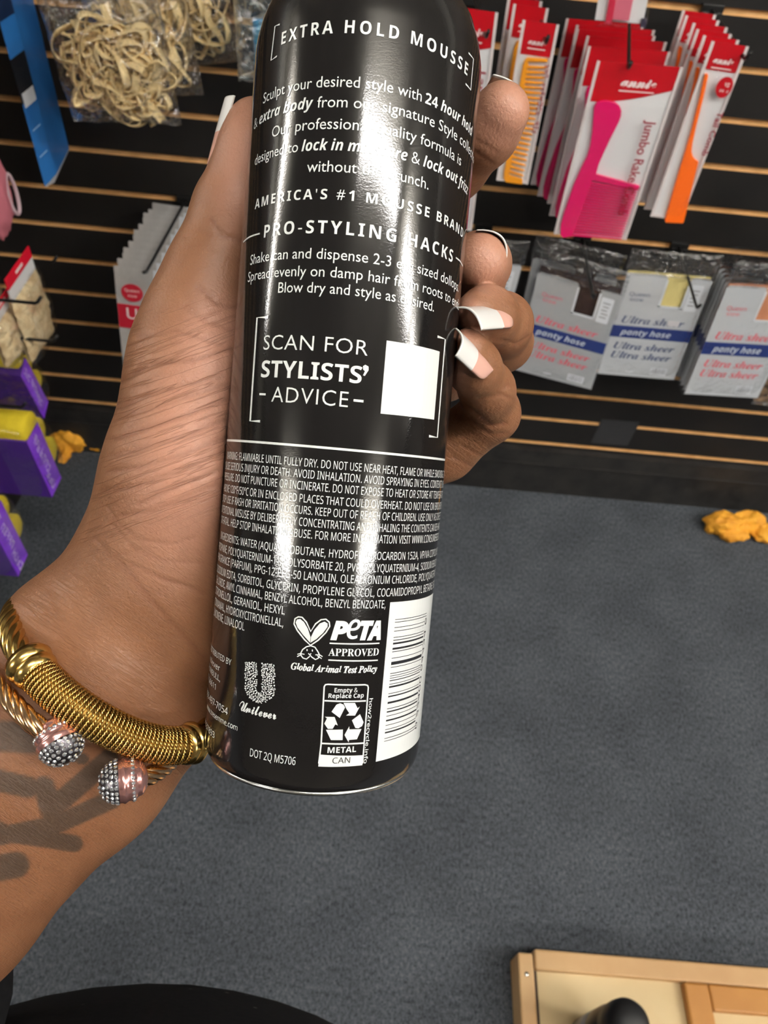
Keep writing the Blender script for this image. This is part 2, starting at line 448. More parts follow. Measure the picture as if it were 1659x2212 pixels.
write('Shake can and dispense 2-3 egg sized dollops.', (541, 572), (844, 574.5), 23, sub=('', 'Shake can and dispense 2-3'), style='geo', vm=(686, 559))
write('Spread evenly on damp hair from roots to ends.', (536, 608.7), (842, 610), 23, sub=('', 'Spread evenly on damp hair'), style='geo', vm=(669, 597))
write('Blow dry and style as desired.', (600.7, 636), (936.6, 670.5), 23, style='geo')
write('SCAN FOR', (569, 756), (793.8, 768.7), 32, style='geo', spacing=1.05, weight=-0.006)
write('STYLISTS', (564, 815), (780, 829), 37, **B)
inkF.poly(pl([(784, 791), (789, 788), (796, 792), (796, 800), (788, 812), (784, 811), (788, 802), (784, 798)]))
write('ADVICE', (586.4, 868), (751, 880), 33, style='geo', spacing=1.1, weight=-0.006)
stroke([(561, 851.5), (574.5, 852)], 4); stroke([(763.6, 864.7), (785, 867)], 4.5)
stroke([(580, 685.5), (556, 686.5), (541, 909.5), (562.5, 910)], 5); stroke([(944.4, 727), (961, 733), (944, 945), (926, 942)], 5)
inkF.poly(pl([(835, 735.6), (949, 759.5), (937, 906.6), (821.6, 893.4)]))
inkF.line([(-0.0345, can_uv(730, 969.7)[1]), (0.0345, can_uv(730, 969.7)[1])], 0.0005)
WL = [
 ('WARNING: FLAMMABLE UNTIL FULLY DRY. DO NOT USE NEAR HEAT, FLAME OR WHILE SMOKING. CAN', 'WARNING: ', 'WARNING: FLAMMABLE UNTIL FULLY DRY. DO NOT USE NEAR HEAT,', (517, 996), (859, 1023)),
 ('CAUSE SERIOUS INJURY OR DEATH. AVOID INHALATION. AVOID SPRAYING IN EYES. CONTENTS UNDER', 'CAUSE SERIOUS ', 'CAUSE SERIOUS INJURY OR DEATH. AVOID INHALATION.', (528.5, 1020), (781, 1042)),
 ('PRESSURE. DO NOT PUNCTURE OR INCINERATE. DO NOT EXPOSE TO HEAT OR STORE AT TEMPERATURE', 'PRESSURE. ', 'PRESSURE. DO NOT PUNCTURE OR INCINERATE.', (509, 1040.5), (712, 1063)),
 ('ABOVE 120°F/50°C OR IN ENCLOSED PLACES THAT COULD OVERHEAT. DO NOT USE ON BROKEN SKIN', 'ABOVE 120°F/50°C ', 'ABOVE 120°F/50°C OR IN ENCLOSED PLACES THAT COULD', (540, 1073), (796, 1095)),
 ('STOP USE IF RASH OR IRRITATION OCCURS. KEEP OUT OF REACH OF CHILDREN. USE ONLY AS DIRECTED', 'STOP USE IF ', 'STOP USE IF RASH OR IRRITATION OCCURS. KEEP OUT OF REACH OF CHILDREN.', (508, 1091), (899, 1125)),
 ('INTENTIONAL MISUSE BY DELIBERATELY CONCENTRATING AND INHALING THE CONTENTS CAN BE HARM', 'INTENTIONAL ', 'INTENTIONAL MISUSE BY DELIBERATELY CONCENTRATING', (509, 1114.5), (764.7, 1146)),
 ('OR FATAL. HELP STOP INHALATION ABUSE. FOR MORE INFORMATION VISIT WWW.CONSUMERED.ORG', 'OR FATAL. ', 'OR FATAL. HELP STOP INHALATION ABUSE.', (499, 1136), (674, 1164.5)),
 ('INGREDIENTS: WATER (AQUA), ISOBUTANE, HYDROFLUOROCARBON 152A, VP/VA COPOLYMER,', 'INGREDIENTS: ', 'INGREDIENTS: WATER (AQUA), ISOBUTANE, HYDROFLUOROCARBON 152A,', (519.5, 1179), (903, 1206)),
 ('PROPANE, POLYQUATERNIUM-11, POLYSORBATE 20, PVP, POLYQUATERNIUM-4, SODIUM BENZOATE,', 'PROPANE, ', 'PROPANE, POLYQUATERNIUM-11, POLYSORBATE 20,', (494, 1197), (743.7, 1233)),
 ('FRAGRANCE (PARFUM), PPG-12-PEG-50 LANOLIN, OLEALKONIUM CHLORIDE, POLYQUATERNIUM-', 'FRAGRANCE ', 'FRAGRANCE (PARFUM), PPG-12-PEG-50 LANOLIN,', (498.5, 1225), (729, 1256)),
 ('DISODIUM EDTA, SORBITOL, GLYCERIN, PROPYLENE GLYCOL, COCAMIDOPROPYL BETAINE, SODIUM', 'DISODIUM ', 'DISODIUM EDTA, SORBITOL, GLYCERIN,', (490.5, 1249), (648, 1278)),
 ('CHLORIDE, AMYL CINNAMAL, BENZYL ALCOHOL, BENZYL BENZOATE,', 'CHLORIDE, ', 'CHLORIDE, AMYL CINNAMAL, BENZYL ALCOHOL,', (489, 1271), (696, 1311)),
 ('CITRONELLOL, GERANIOL, HEXYL', 'CITRONELLOL, ', 'CITRONELLOL, GERANIOL, HEXYL', (505.6, 1303), (615, 1328)),
 ('CINNAMAL, HYDROXYCITRONELLAL,', 'CINNAMAL, ', 'CINNAMAL, HYDROXYCITRONELLAL,', (489, 1324), (612, 1353)),
 ('LIMONENE, LINALOOL', 'LIMONENE, ', 'LIMONENE, LINALOOL', (486, 1347), (528, 1362)),
]
for body, pre, upto, pa, pb in WL:
    write(body, pa, pb, 17.5, sub=(pre, upto))
write('DISTRIBUTED BY', (488.6, 1432.5), (499.5, 1437.6), 13, sub=('DISTRIBUTED ', 'DISTRIBUTED BY'))
write('Unilever', (447, 1424), (475.7, 1447), 12); write('TRUMBULL,', (445, 1443), (476, 1470), 12); write('CT 06611', (444, 1464), (466, 1489), 12)
write('1-888-497-7054', (467, 1527), (492, 1546.5), 15, sub=('1-888-497-', '1-888-497-7054'))
write('www.tresemme.com', (470, 1556), (513, 1578), 12, sub=('www.trese', 'www.tresemme.com'))
write('67937893', (439, 1560), (463.5, 1593.5), 13)
write('DOT 2Q M5706', (540, 1634), (638, 1651.5), 17)
# company mark: a U filled with small motifs, and its script name
def cu(x, y):  # local crop frame of that corner of the label
    return can_uv(440+x*0.15672, 1360+y*0.15672)
cells = []
rnd = random.Random(5)
def in_u(x, y):
    if 460 < y < 830: return 575 < x < 735 or 805 < x < 980
    if y >= 830:
        d = math.hypot((x-775)/205, (y-810)/195); d2 = math.hypot((x-770)/40, (y-820)/45)
        return d < 1 and d2 > 1
    return False
pts_u = []
for _ in range(12000):
    x, y = rnd.uniform(575, 980), rnd.uniform(462, 1003)
    if in_u(x, y) and all((x-a)**2+(y-b_)**2 > 24**2 for a, b_ in pts_u): pts_u.append((x, y))
for k, (x, y) in enumerate(pts_u):
    t0 = rnd.uniform(0, 6.28); typ = (3, 1, 4, 2, 3, 4, 0)[k % 7]; rr = 12
    y2 = y+(x-775)*0.10
    if typ == 0: inkF.line([cu(x+rr*math.cos(t), y2+rr*math.sin(t)) for t in np.linspace(0, 5.8, 10)], 0.00011)
    elif typ == 1: inkF.poly([cu(x+(15 if i % 2 else 6)*math.cos(t0+i*0.628), y2+(15 if i % 2 else 6)*math.sin(t0+i*0.628)) for i in range(10)])
    elif typ == 2: inkF.line([cu(x+math.cos(t0)*s_*16-math.sin(t0)*6*math.sin(s_*3), y2+math.sin(t0)*s_*16+math.cos(t0)*6*math.sin(s_*3)) for s_ in np.linspace(-1, 1, 7)], 0.00016)
    elif typ == 3: inkF.poly([cu(x+15*math.cos(t)*math.cos(t0)-8*math.sin(t)*math.sin(t0), y2+15*math.cos(t)*math.sin(t0)+8*math.sin(t)*math.cos(t0)) for t in np.linspace(0, 6.28, 9)[:-1]])
    else: inkF.poly([cu(x+13*math.cos(t0+t), y2+13*math.sin(t0+t)) for t in (0, 1.3, 2.4, 4.0, 5.2)])
write('Unilever', (517, 1535), (597, 1552), 21, style='script', weight=0.012)
# animal-test mark: heart-shaped ears, muzzle, whiskers
def cp_(x, y): return can_uv(620+x*0.20494, 1280+y*0.20494)
ear_o = [(248, 555), (185, 495), (110, 400), (75, 330), (85, 275), (120, 255), (160, 260), (205, 310), (250, 410), (300, 330), (360, 285), (410, 280), (445, 310), (450, 355), (410, 420), (330, 500)]
inkF.line([cp_(*p) for p in ear_o], 0.00030, True)
inkF.poly([cp_(*p) for p in ((244, 528), (170, 445), (110, 365), (92, 315), (105, 283), (140, 278), (180, 310), (220, 380), (248, 468))])
inkF.poly([cp_(*p) for p in ((248, 528), (252, 468), (290, 390), (345, 325), (395, 305), (428, 325), (428, 360), (380, 425), (310, 490))])
head = [(250, 560), (205, 570), (165, 600), (145, 640), (150, 665), (170, 690), (205, 700), (235, 675), (245, 660), (262, 680), (300, 705), (330, 690), (345, 660), (325, 620), (295, 575)]
inkF.line([cp_(*p) for p in head], 0.00024, True)
for e in (((212, 595), (212, 615)), ((268, 600), (268, 620)), ((225, 640), (240, 655)), ((255, 640), (240, 655)),
          ((110, 650), (140, 642), (185, 650)), ((107, 675), (145, 655)), ((300, 655), (345, 655), (375, 675)), ((320, 665), (365, 695))):
    inkF.line([cp_(*p) for p in e], 0.00020)
def P6(x, y): return (620+x*0.20494, 1280+y*0.20494)
for ch, a, b_ in (('P', (455, 492), (640, 492)), ('T', (755, 490), (900, 490)), ('A', (840, 490), (985, 490))):
    write(ch, P6(*a), P6(*b_), 40, style='sansbi', weight=0.03)
write('e', P6(622, 492), P6(762, 492), 56, style='sansbi', weight=-0.01)
stroke([P6(448, 533), P6(972, 533)], 2.6); stroke([P6(435, 710), P6(955, 712)], 2.6)
write('APPROVED', P6(435, 660), P6(962, 662), 15.5, style='serifbold')
write('Global Animal Test Policy', P6(40, 800), P6(945, 838), 14.5, style='serifbi', weight=0.012)
# recycling label
def rr(pts): return [cp_(*p) for p in pts]
inkF.line(rr([(360, 1590), (392, 990), (405, 970), (430, 966), (820, 970), (848, 978), (855, 1000), (795, 1800)]), 0.00032)
inkF.line(rr([(360, 1590), (335, 1800)]), 0.00032)
inkF.poly(rr([(340, 1705), (805, 1712), (792, 1818), (330, 1832)]))
inkF.line(rr([(395, 1138), (830, 1140)]), 0.00034); inkF.line(rr([(362, 1588), (805, 1585)]), 0.00034)
write('Empty &', P6(498, 1050), P6(745, 1050), 9.5, style='sansbold'); write('Replace Cap', P6(435, 1105), P6(805, 1108), 9.5, style='sansbold')
write('METAL', P6(425, 1685), P6(725, 1682), 12.5, **B)
for q in ([(468, 1255), (520, 1180), (560, 1165), (595, 1180), (610, 1210), (555, 1320)], [(595, 1162), (715, 1162), (742, 1218), (766, 1200), (715, 1295), (620, 1295), (655, 1270), (625, 1225)],
          [(768, 1280), (805, 1365), (790, 1405), (750, 1430), (718, 1425), (682, 1345)], [(783, 1437), (735, 1545), (652, 1552), (648, 1578), (604, 1500), (655, 1408), (656, 1440)],
          [(588, 1442), (585, 1553), (462, 1553), (410, 1445)], [(398, 1308), (500, 1310), (535, 1400), (508, 1388), (480, 1435), (430, 1435), (392, 1380), (420, 1325)]):
    inkF.poly(rr(q))
# sideways lettering beside it
k = dict(style='sans', weight=0.008); vs, fs = text2d('how2recycle.info', **k); lo, hi = width('how2recycle.info', **k)
u0, v0 = can_uv(*P6(865, 1115)); u1, v1 = can_uv(*P6(815, 1800)); h_ = (can_uv(*P6(905, 1450))[0]-can_uv(*P6(845, 1450))[0])/0.75
um = (can_uv(*P6(862, 1115))[0]+can_uv(*P6(812, 1800))[0])/2
inkF.add(np.stack([um+vs[:, 1]*h_*0.75, v0+(vs[:, 0]-lo)/(hi-lo)*(v1-v0)], 1), fs)
# barcode panel
tl, tr, br_, bl = can_uv(841, 1301), can_uv(934, 1284), can_uv(911.5, 1600), can_uv(812.6, 1644.8)
ul = (tl[0]+bl[0])/2; ur = 1.36*RC; vt, vb = tl[1], bl[1]
inkF.poly([(ul, vt), (ur, vt), (ur, vb), (ul, vb)])
inkF.build('white_lettering', INK)
dk = Flat()
bars = [(290, 6), (318, 6), (375, 6), (413, 6), (480, 6), (510, 8), (545, 18), (600, 20), (632, 7), (700, 6), (755, 32), (797, 6), (862, 7), (888, 6), (912, 6), (938, 9), (975, 6), (1005, 18), (1075, 6), (1106, 14), (1172, 20), (1235, 7), (1268, 14), (1312, 6), (1360, 16), (1410, 6), (1455, 6), (1487, 16), (1548, 6), (1577, 6)]
for y, w in bars:
    v_ = can_uv(*P6(1060-(y-290)*0.07, y))[1]; long_ = y in (290, 318, 1548, 1577)
    dk.line([(ul+0.0018, v_), (ul+(0.0148 if long_ else 0.0138), v_)], w*0.0000225)
k = dict(style='sans'); vs, fs = text2d('0 22400 64434 6', **k); lo, hi = width('0 22400 64434 6', **k)
dk.add(np.stack([np.full(len(vs), ul+0.0141)+vs[:, 1]*0.0022, vb-0.004-(vs[:, 0]-lo)/(hi-lo)*(vb-vt-0.009)], 1), fs)
write('CAN', P6(475, 1798), P6(660, 1792), 12.5, target=dk)
dk.build('dark_lettering', DARKINK, off=0.00016)
# ------------------------------------------------------------------ the person: hand and forearm grown as one surface
F_ = FPX
def Q(px, py, d): return np.array([(px-829.5)/F_*d, (py-1106.0)/F_*d, d])     # camera frame, millimetres
def toW(p): p = np.asarray(p)/1000.0; return CAM + p[..., 0:1]*RT - p[..., 1:2]*UP + p[..., 2:3]*fw
HS = 0.62
LO = np.array([-172.0, -118.0, 140.0]); HI = np.array([48.0, 152.0, 246.0])
N3 = np.ceil((HI-LO)/HS).astype(int)
def field(prims, k):
    """smooth union of tapered capsules (a, ra, b, rb) on the grid"""
    Fd = np.full(N3, 30.0, np.float32)
    for a, ra, b, rb in prims:
        a = np.asarray(a); b = np.asarray(b); mg = max(ra, rb)+9
        lo = np.clip(((np.minimum(a, b)-mg-LO)/HS).astype(int), 0, N3-1); hi = np.clip(((np.maximum(a, b)+mg-LO)/HS).astype(int)+1, 1, N3)
        if (hi <= lo).any(): continue
        X = (LO[0]+np.arange(lo[0], hi[0])*HS).astype(np.float32)[:, None, None]
        Y = (LO[1]+np.arange(lo[1], hi[1])*HS).astype(np.float32)[None, :, None]
        Z = (LO[2]+np.arange(lo[2], hi[2])*HS).astype(np.float32)[None, None, :]
        d = b-a; L2 = float(d@d)+1e-9
        t = np.clip(((X-a[0])*d[0]+(Y-a[1])*d[1]+(Z-a[2])*d[2])/L2, 0, 1)
        D = np.sqrt((X-a[0]-t*d[0])**2+(Y-a[1]-t*d[1])**2+(Z-a[2]-t*d[2])**2)-(ra+t*(rb-ra))
        sl = tuple(slice(l, h) for l, h in zip(lo, hi))
        Fd[sl] = smin(Fd[sl], D, k)
    return Fd
def smin(a, b, k):
    h = np.clip(0.5+0.5*(b-a)/k, 0, 1)
    return b+(a-b)*h-k*h*(1-h)
def chain(pts): return [(Q(*pts[i][:3]), pts[i][3], Q(*pts[i+1][:3]), pts[i+1][3]) for i in range(len(pts)-1)]

palm = []
# forearm and wrist: two rows of bone side by side
palm += chain([(160, 1380, 197, 19), (70, 1560, 198, 21), (-190, 1850, 203, 29), (-420, 2080, 208, 34)])
palm += chain([(330, 1520, 200, 18.5), (200, 1668, 200, 18.6), (-125, 1938, 204, 25.5), (-380, 2165, 208, 31)])
palm += chain([(235, 1430, 191, 17), (130, 1600, 193, 19), (-150, 1890, 200, 27)])
# heel and palm behind the can
palm += chain([(235, 1375, 199, 17), (350, 1190, 205, 15), (520, 900, 217, 12)])
palm += chain([(330, 1480, 206, 18), (520, 1330, 216, 15), (760, 1060, 222, 11)])
palm += chain([(300, 1400, 203, 19), (500, 1150, 215, 15), (700, 850, 222, 11), (740, 700, 222, 10)])
palm += chain([(420, 1000, 211, 15), (640, 640, 222, 11)])
# ball of the thumb
palm += chain([(275, 1280, 197, 17), (390, 1010, 193, 17.0), (420, 815, 193, 15.2), (438, 700, 192, 13.5)])
palm += chain([(345, 1240, 189, 15), (412, 1020, 187, 15.5), (445, 830, 189, 13.5)])
palm += chain([(420, 1340, 197, 15), (440, 1130, 192, 14)])
thumb = chain([(422, 740, 193, 13.6), (464, 590, 191.5, 12.0), (509, 455, 189, 10.5), (541, 370, 187, 9.5), (552, 315, 186, 8.9), (553, 280, 186, 7.5)])
index = chain([(680, 600, 222, 10.5), (860, 480, 223, 9.3), (985, 360, 212, 8.6), (1052, 285, 200, 8.3), (1083, 242, 194, 7.4)])
middle = chain([(720, 740, 223, 10.5), (960, 640, 225, 9.2), (1024, 600, 212, 8.6), (1036, 571, 196, 7.9), (1037, 566, 190, 7.2)])
ring = chain([(730, 880, 223, 10), (960, 800, 226, 9), (1085, 738, 213, 8.3), (1083, 700, 199, 8.0), (1052, 683, 188, 7.2), (1030, 680, 182, 5.8)])
pinky = chain([(700, 1080, 222, 10.5), (860, 1010, 220, 9.6), (960, 972, 216, 8.8), (1060, 893, 205, 7.7), (1052, 842, 194, 6.9), (1022, 790, 184, 6.4), (1006, 757, 178, 5.3)])
G = field(palm, 9.0)
out = field(thumb, 2.6); out = smin(G, out, 8.0)
for fg, kb in ((index, 6.0), (middle, 6.0), (ring, 6.0), (pinky, 6.0)):
    fi = field(fg, 3.2)
    out = smin(out, smin(G, fi, kb), 0.5)
del G, fi
# the skin is pressed flat where it touches the can
cc = np.array([(728.5-829.5)/F_, (970-1106.0)/F_, 1.0])*(6.7597*26.5)
X = (LO[0]+np.arange(N3[0])*HS).astype(np.float32)[:, None, None]-cc[0]
Y = (LO[1]+np.arange(N3[1])*HS).astype(np.float32)[None, :, None]-cc[1]
Z = (LO[2]+np.arange(N3[2])*HS).astype(np.float32)[None, None, :]-cc[2]
t = X*_ac[0]+Y*_ac[1]+Z*_ac[2]
dc = np.sqrt(np.maximum(X*X+Y*Y+Z*Z-t*t, 0))-26.62
out = -smin(-out, dc, 1.2)
del dc, t, X, Y, Z

def surface_nets(Fd):
    I = Fd < 0; n = np.array(Fd.shape)
    c = np.zeros(n-1, np.uint8)
    for dx in (0, 1):
        for dy in (0, 1):
            for dz in (0, 1):
                c += I[dx:n[0]-1+dx, dy:n[1]-1+dy, dz:n[2]-1+dz]
    cell = np.argwhere((c > 0) & (c < 8)); idx = np.full(n-1, -1, np.int32); idx[tuple(cell.T)] = np.arange(len(cell))
    acc = np.zeros((len(cell), 3)); cnt = np.zeros(len(cell))
    cs = [(0,0,0),(1,0,0),(0,1,0),(1,1,0),(0,0,1),(1,0,1),(0,1,1),(1,1,1)]
    vals = [Fd[cell[:, 0]+a, cell[:, 1]+b, cell[:, 2]+d].astype(np.float64) for a, b, d in cs]
    for i in range(8):
        for j in range(i+1, 8):
            if sum(abs(p-q) for p, q in zip(cs[i], cs[j])) != 1: continue
            s = (vals[i] < 0) != (vals[j] < 0)
            tt = np.where(s, vals[i]/np.where(s, vals[i]-vals[j], 1), 0)[:, None]
            p = np.array(cs[i])+tt*(np.array(cs[j])-np.array(cs[i]))
            acc[s] += p[s]; cnt[s] += 1
    V = LO+(cell+acc/cnt[:, None])*HS
    quads = []
    for ax in range(3):
        sl = [slice(None)]*3; sh = [slice(None)]*3; sl[ax] = slice(0, -1); sh[ax] = slice(1, None)
        E0 = I[tuple(sl)]; E1 = I[tuple(sh)]; ch = np.argwhere(E0 != E1)
        b1, b2 = [(1, 2), (2, 0), (0, 1)][ax]
        ok = (ch[:, b1] > 0) & (ch[:, b2] > 0) & (ch[:, b1] < n[b1]-1) & (ch[:, b2] < n[b2]-1); ch = ch[ok]
        def at(o1, o2):
            q = ch.copy(); q[:, b1] += o1; q[:, b2] += o2; return idx[tuple(q.T)]
        qd = np.stack([at(-1, -1), at(0, -1), at(0, 0), at(-1, 0)], 1)
        fl = ~E0[tuple(ch.T)]; qd[fl] = qd[fl][:, ::-1]
        quads.append(qd)
    return V, np.concatenate(quads)
Vh, Qh = surface_nets(out); del out
# keep the largest island, relax the grid steps a little
def neigh_avg(V, Q4, it, w=0.5):
    e = np.concatenate([Q4[:, [0, 1]], Q4[:, [1, 2]], Q4[:, [2, 3]], Q4[:, [3, 0]]]); e = np.concatenate([e, e[:, ::-1]])
    cnt = np.bincount(e[:, 0], minlength=len(V))[:, None]
    for _ in range(it):
        s = np.stack([np.bincount(e[:, 0], weights=V[e[:, 1], k], minlength=len(V)) for k in range(V.shape[1])], 1)
        V = V*(1-w)+w*s/np.maximum(cnt, 1)
    return V
Vh = neigh_avg(Vh, Qh, 4)
# photo-frame position of every skin point: used to lay out creases, palm colour and tattoo on the skin
PX = 829.5+F_*Vh[:, 0]/Vh[:, 2]; PY = 1106.0+F_*Vh[:, 1]/Vh[:, 2]
a_, b_, c_, d_ = (Vh[Qh[:, i]] for i in range(4))
fn = np.cross(c_-a_, d_-b_); vn = np.zeros_like(Vh)
for i in range(4):
    for k in range(3): vn[:, k] += np.bincount(Qh[:, i], weights=fn[:, k], minlength=len(Vh))
vn /= np.linalg.norm(vn, axis=1)[:, None]+1e-9
view = -Vh/np.linalg.norm(Vh, axis=1)[:, None]
facing = (vn*view).sum(1)
if np.median(facing) < -2: vn = -vn
def seg_dist(poly):
    P = np.array(poly, float); d = np.full(len(PX), 1e9)
    for i in range(len(P)-1):
        ab = P[i+1]-P[i]; tt = np.clip(((PX-P[i, 0])*ab[0]+(PY-P[i, 1])*ab[1])/(ab@ab), 0, 1)
        d = np.minimum(d, np.hypot(PX-P[i, 0]-tt*ab[0], PY-P[i, 1]-tt*ab[1]))
    return d
CREASES = [([(475, 612), (520, 655), (560, 690)], 3, .3)]
CREASES = [
 ([(455, 475), (480, 510), (530, 520)], 5, .45), ([(400, 515), (430, 497), (470, 512)], 4, .2), ([(390, 535), (430, 530)], 4, .15),
 ([(430, 620), (470, 655), (530, 668)], 5, .4), ([(400, 660), (440, 690), (500, 712)], 5, .3),
 ([(300, 730), (380, 712), (480, 745)], 5, .3), ([(250, 830), (330, 785), (420, 778), (500, 752)], 5, .55),
 ([(262, 880), (320, 852), (400, 832), (480, 812)], 5, .45), ([(250, 905), (330, 880), (420, 852), (490, 830)], 5, .4),
 ([(240, 950), (330, 920), (420, 890), (490, 862)], 5, .5), ([(235, 985), (320, 965), (400, 940), (488, 905)], 5, .45),
 ([(232, 1020), (300, 1010), (400, 980), (485, 945)], 5, .5), ([(222, 1060), (300, 1050), (390, 1015), (480, 975)], 5, .4),
 ([(300, 1090), (390, 1050), (475, 1015)], 5, .35), ([(260, 1115), (330, 1105), (400, 1075), (470, 1045)], 5, .3),
 ([(232, 1095), (255, 1130), (300, 1165), (370, 1175), (420, 1160)], 3.5, .3), ([(240, 1130), (290, 1185), (350, 1212), (440, 1215)], 3.5, .3),
 ([(280, 1220), (350, 1250), (440, 1280)], 5, .35), ([(250, 1200), (320, 1290), (360, 1335), (440, 1420)], 6, .4),
 ([(205, 1160), (260, 1230), (330, 1300)], 4, .25),
 ([(1085, 838), (1120, 826)], 4, .35), ([(1035, 862), (1085, 852), (1120, 872)], 4, .3), ([(1010, 905), (1060, 940), (1095, 935)], 4, .3), ([(1100, 650), (1132, 672)], 4, .3), ([(1075, 735), (1120, 742), (1142, 725)], 4, .35), ([(1030, 330), (1062, 352)], 4, .35), ([(1025, 300), (1075, 330)], 4, .2), ([(1000, 965), (1050, 990)], 4, .25), ([(975, 985), (1030, 1015)], 4, .25), ([(1002, 872), (1060, 920), (1090, 915)], 5, .5),
]
crease = np.zeros(len(PX))
front = np.clip((facing+0.1)*3, 0, 1) if np.mean(facing[(PX > 250) & (PX < 450) & (PY > 700) & (PY < 1100)]) > -9 else 1
for poly, w, a in CREASES:
    crease = np.maximum(crease, a*np.exp(-(seg_dist(poly)/w)**2))
crease *= front
Vh = Vh - vn*(crease*0.75)[:, None]
def smooth(x, a, b): t = np.clip((x-a)/(b-a), 0, 1); return t*t*(3-2*t)
# paler, pinker skin on the palm side: ball of the thumb, thumb pad and finger pads
palmness = np.zeros(len(PX))
def blob(cx, cy, rx, ry, ang=0):
    ca, sa = math.cos(ang), math.sin(ang); x = (PX-cx)*ca+(PY-cy)*sa; y = -(PX-cx)*sa+(PY-cy)*ca
    return np.exp(-((x/rx)**2+(y/ry)**2)**1.5)
for cx, cy, rx, ry, ang in ((430, 930, 120, 300, 0.2), (545, 330, 75, 190, 0.15), (1090, 240, 90, 90, 0), (1050, 560, 60, 80, 0), (1005, 690, 40, 60, 0), (985, 760, 30, 90, 0), (460, 760, 90, 140, 0.3)):
    palmness = np.maximum(palmness, blob(cx, cy, rx, ry, ang))
palmness *= front
# tattoo strokes on the inside of the forearm
TAT = [([(-30, 1680), (60, 1700)], 28), ([(110, 1750), (235, 1640)], 26), ([(95, 1700), (112, 1755)], 28), ([(-20, 1810), (120, 1782), (240, 1728)], 24),
       ([(10, 1800), (160, 1822)], 22), ([(-30, 1880), (35, 1868)], 34), ([(0, 1590), (90, 1595)], 40), ([(60, 1600), (180, 1640)], 14), ([(-60, 1760), (20, 1800)], 18)]
tat = np.zeros(len(PX))
for poly, w in TAT: tat = np.maximum(tat, 1-smooth(seg_dist(poly), w*0.72, w*0.98))
tat *= front
# lay-out coordinates for the fine lines: along and across the creases, which run round the ball of the thumb
wr = smooth(PY+0.35*(PX-200), 1120, 1260)
ang = -0.38+wr*1.0
thm = 1-smooth(PY, 600, 760)
fing = smooth(PX, 945, 975)
u1 = PX*math.cos(-0.36)+PY*math.sin(-0.36); v1 = -PX*math.sin(-0.36)+PY*math.cos(-0.36)
u2 = PX*math.cos(0.62)+PY*math.sin(0.62); v2 = -PX*math.sin(0.62)+PY*math.cos(0.62)
me = bpy.data.meshes.new('body')
Wd = toW(Vh)
me.vertices.add(len(Wd)); me.vertices.foreach_set('co', Wd.astype(np.float32).ravel())
nq = len(Qh); me.loops.add(nq*4); me.loops.foreach_set('vertex_index', Qh[:, ::1].astype(np.int32).ravel())
me.polygons.add(nq); me.polygons.foreach_set('loop_start', np.arange(nq, dtype=np.int32)*4)
me.polygons.foreach_set('use_smooth', np.ones(nq, bool))
me.update(calc_edges=True); me.validate()
bm = bmesh.new(); bm.from_mesh(me); bmesh.ops.recalc_face_normals(bm, faces=bm.faces); bm.to_mesh(me); bm.free()
def attr(n, x):
    a = me.attributes.new(n, 'FLOAT', 'POINT'); a.data.foreach_set('value', x.astype(np.float32))
attr('palm', palmness); attr('tattoo', tat); attr('crease', crease)
attr('thenar_mask', (1-wr)*(1-thm)*(1-fing)*front); attr('wrist_mask', wr*front)
for n, u, v in (('lines_a', u1, v1), ('lines_b', u2, v2)):
    a = me.attributes.new(n, 'FLOAT_VECTOR', 'POINT')
    a.data.foreach_set('vector', np.stack([u/100, v/100, np.zeros_like(u)], 1).astype(np.float32).ravel())

m = bpy.data.materials.new('brown_skin'); m.use_nodes = True; nt = m.node_tree; b = nt.nodes['Principled BSDF']; L = nt.links.new
def node(t, **k):
    n = nt.nodes.new(t)
    for a, v in k.items(): setattr(n, a, v)
    return n
def at_(n): x = node('ShaderNodeAttribute'); x.attribute_name = n; return x
def mth(op, a, b_=None, c=None):
    x = node('ShaderNodeMath', operation=op)
    for i, v in enumerate((a, b_, c)):
        if v is None: continue
        if isinstance(v, (int, float)): x.inputs[i].default_value = v
        else: L(v, x.inputs[i])
    return x.outputs[0]
def mixc(f, a, c):
    x = node('ShaderNodeMix', data_type='RGBA')
    if isinstance(f, (int, float)): x.inputs[0].default_value = f
    else: L(f, x.inputs[0])
    for i, v in ((6, a), (7, c)):
        if isinstance(v, tuple): x.inputs[i].default_value = v
        else: L(v, x.inputs[i])
    return x.outputs[2]
tc = node('ShaderNodeTexCoord')
nz = node('ShaderNodeTexNoise'); nz.inputs['Scale'].default_value = 90; nz.inputs['Detail'].default_value = 4; L(tc.outputs['Object'], nz.inputs['Vector'])
nf = node('ShaderNodeTexNoise'); nf.inputs['Scale'].default_value = 1300; nf.inputs['Detail'].default_value = 2; L(tc.outputs['Object'], nf.inputs['Vector'])
SK_D = srgb(122, 80, 54); SK_L = srgb(150, 104, 74); SK_P = srgb(196, 144, 122)
base = mixc(nz.outputs['Fac'], SK_D, SK_L)
base = mixc(mth('MULTIPLY', at_('palm').outputs['Fac'], 0.85), base, SK_P)
def lines(att, sx, sy, lo, hi):
    mp = node('ShaderNodeMapping'); mp.inputs['Scale'].default_value = (sx, sy, 1); L(at_(att).outputs['Vector'], mp.inputs[0])
    n = node('ShaderNodeTexNoise'); n.inputs['Scale'].default_value = 1; n.inputs['Detail'].default_value = 3; n.inputs['Roughness'].default_value = 0.6
    L(mp.outputs[0], n.inputs['Vector'])
    d = mth('ABSOLUTE', mth('SUBTRACT', n.outputs['Fac'], 0.5))
    r = node('ShaderNodeMapRange'); r.inputs[1].default_value = lo; r.inputs[2].default_value = hi; r.inputs[3].default_value = 1; r.inputs[4].default_value = 0
    L(d, r.inputs[0]); return r.outputs[0]
la = mth('MULTIPLY', lines('lines_a', 0.26, 4.4, 0.0, 0.02), at_('thenar_mask').outputs['Fac'])
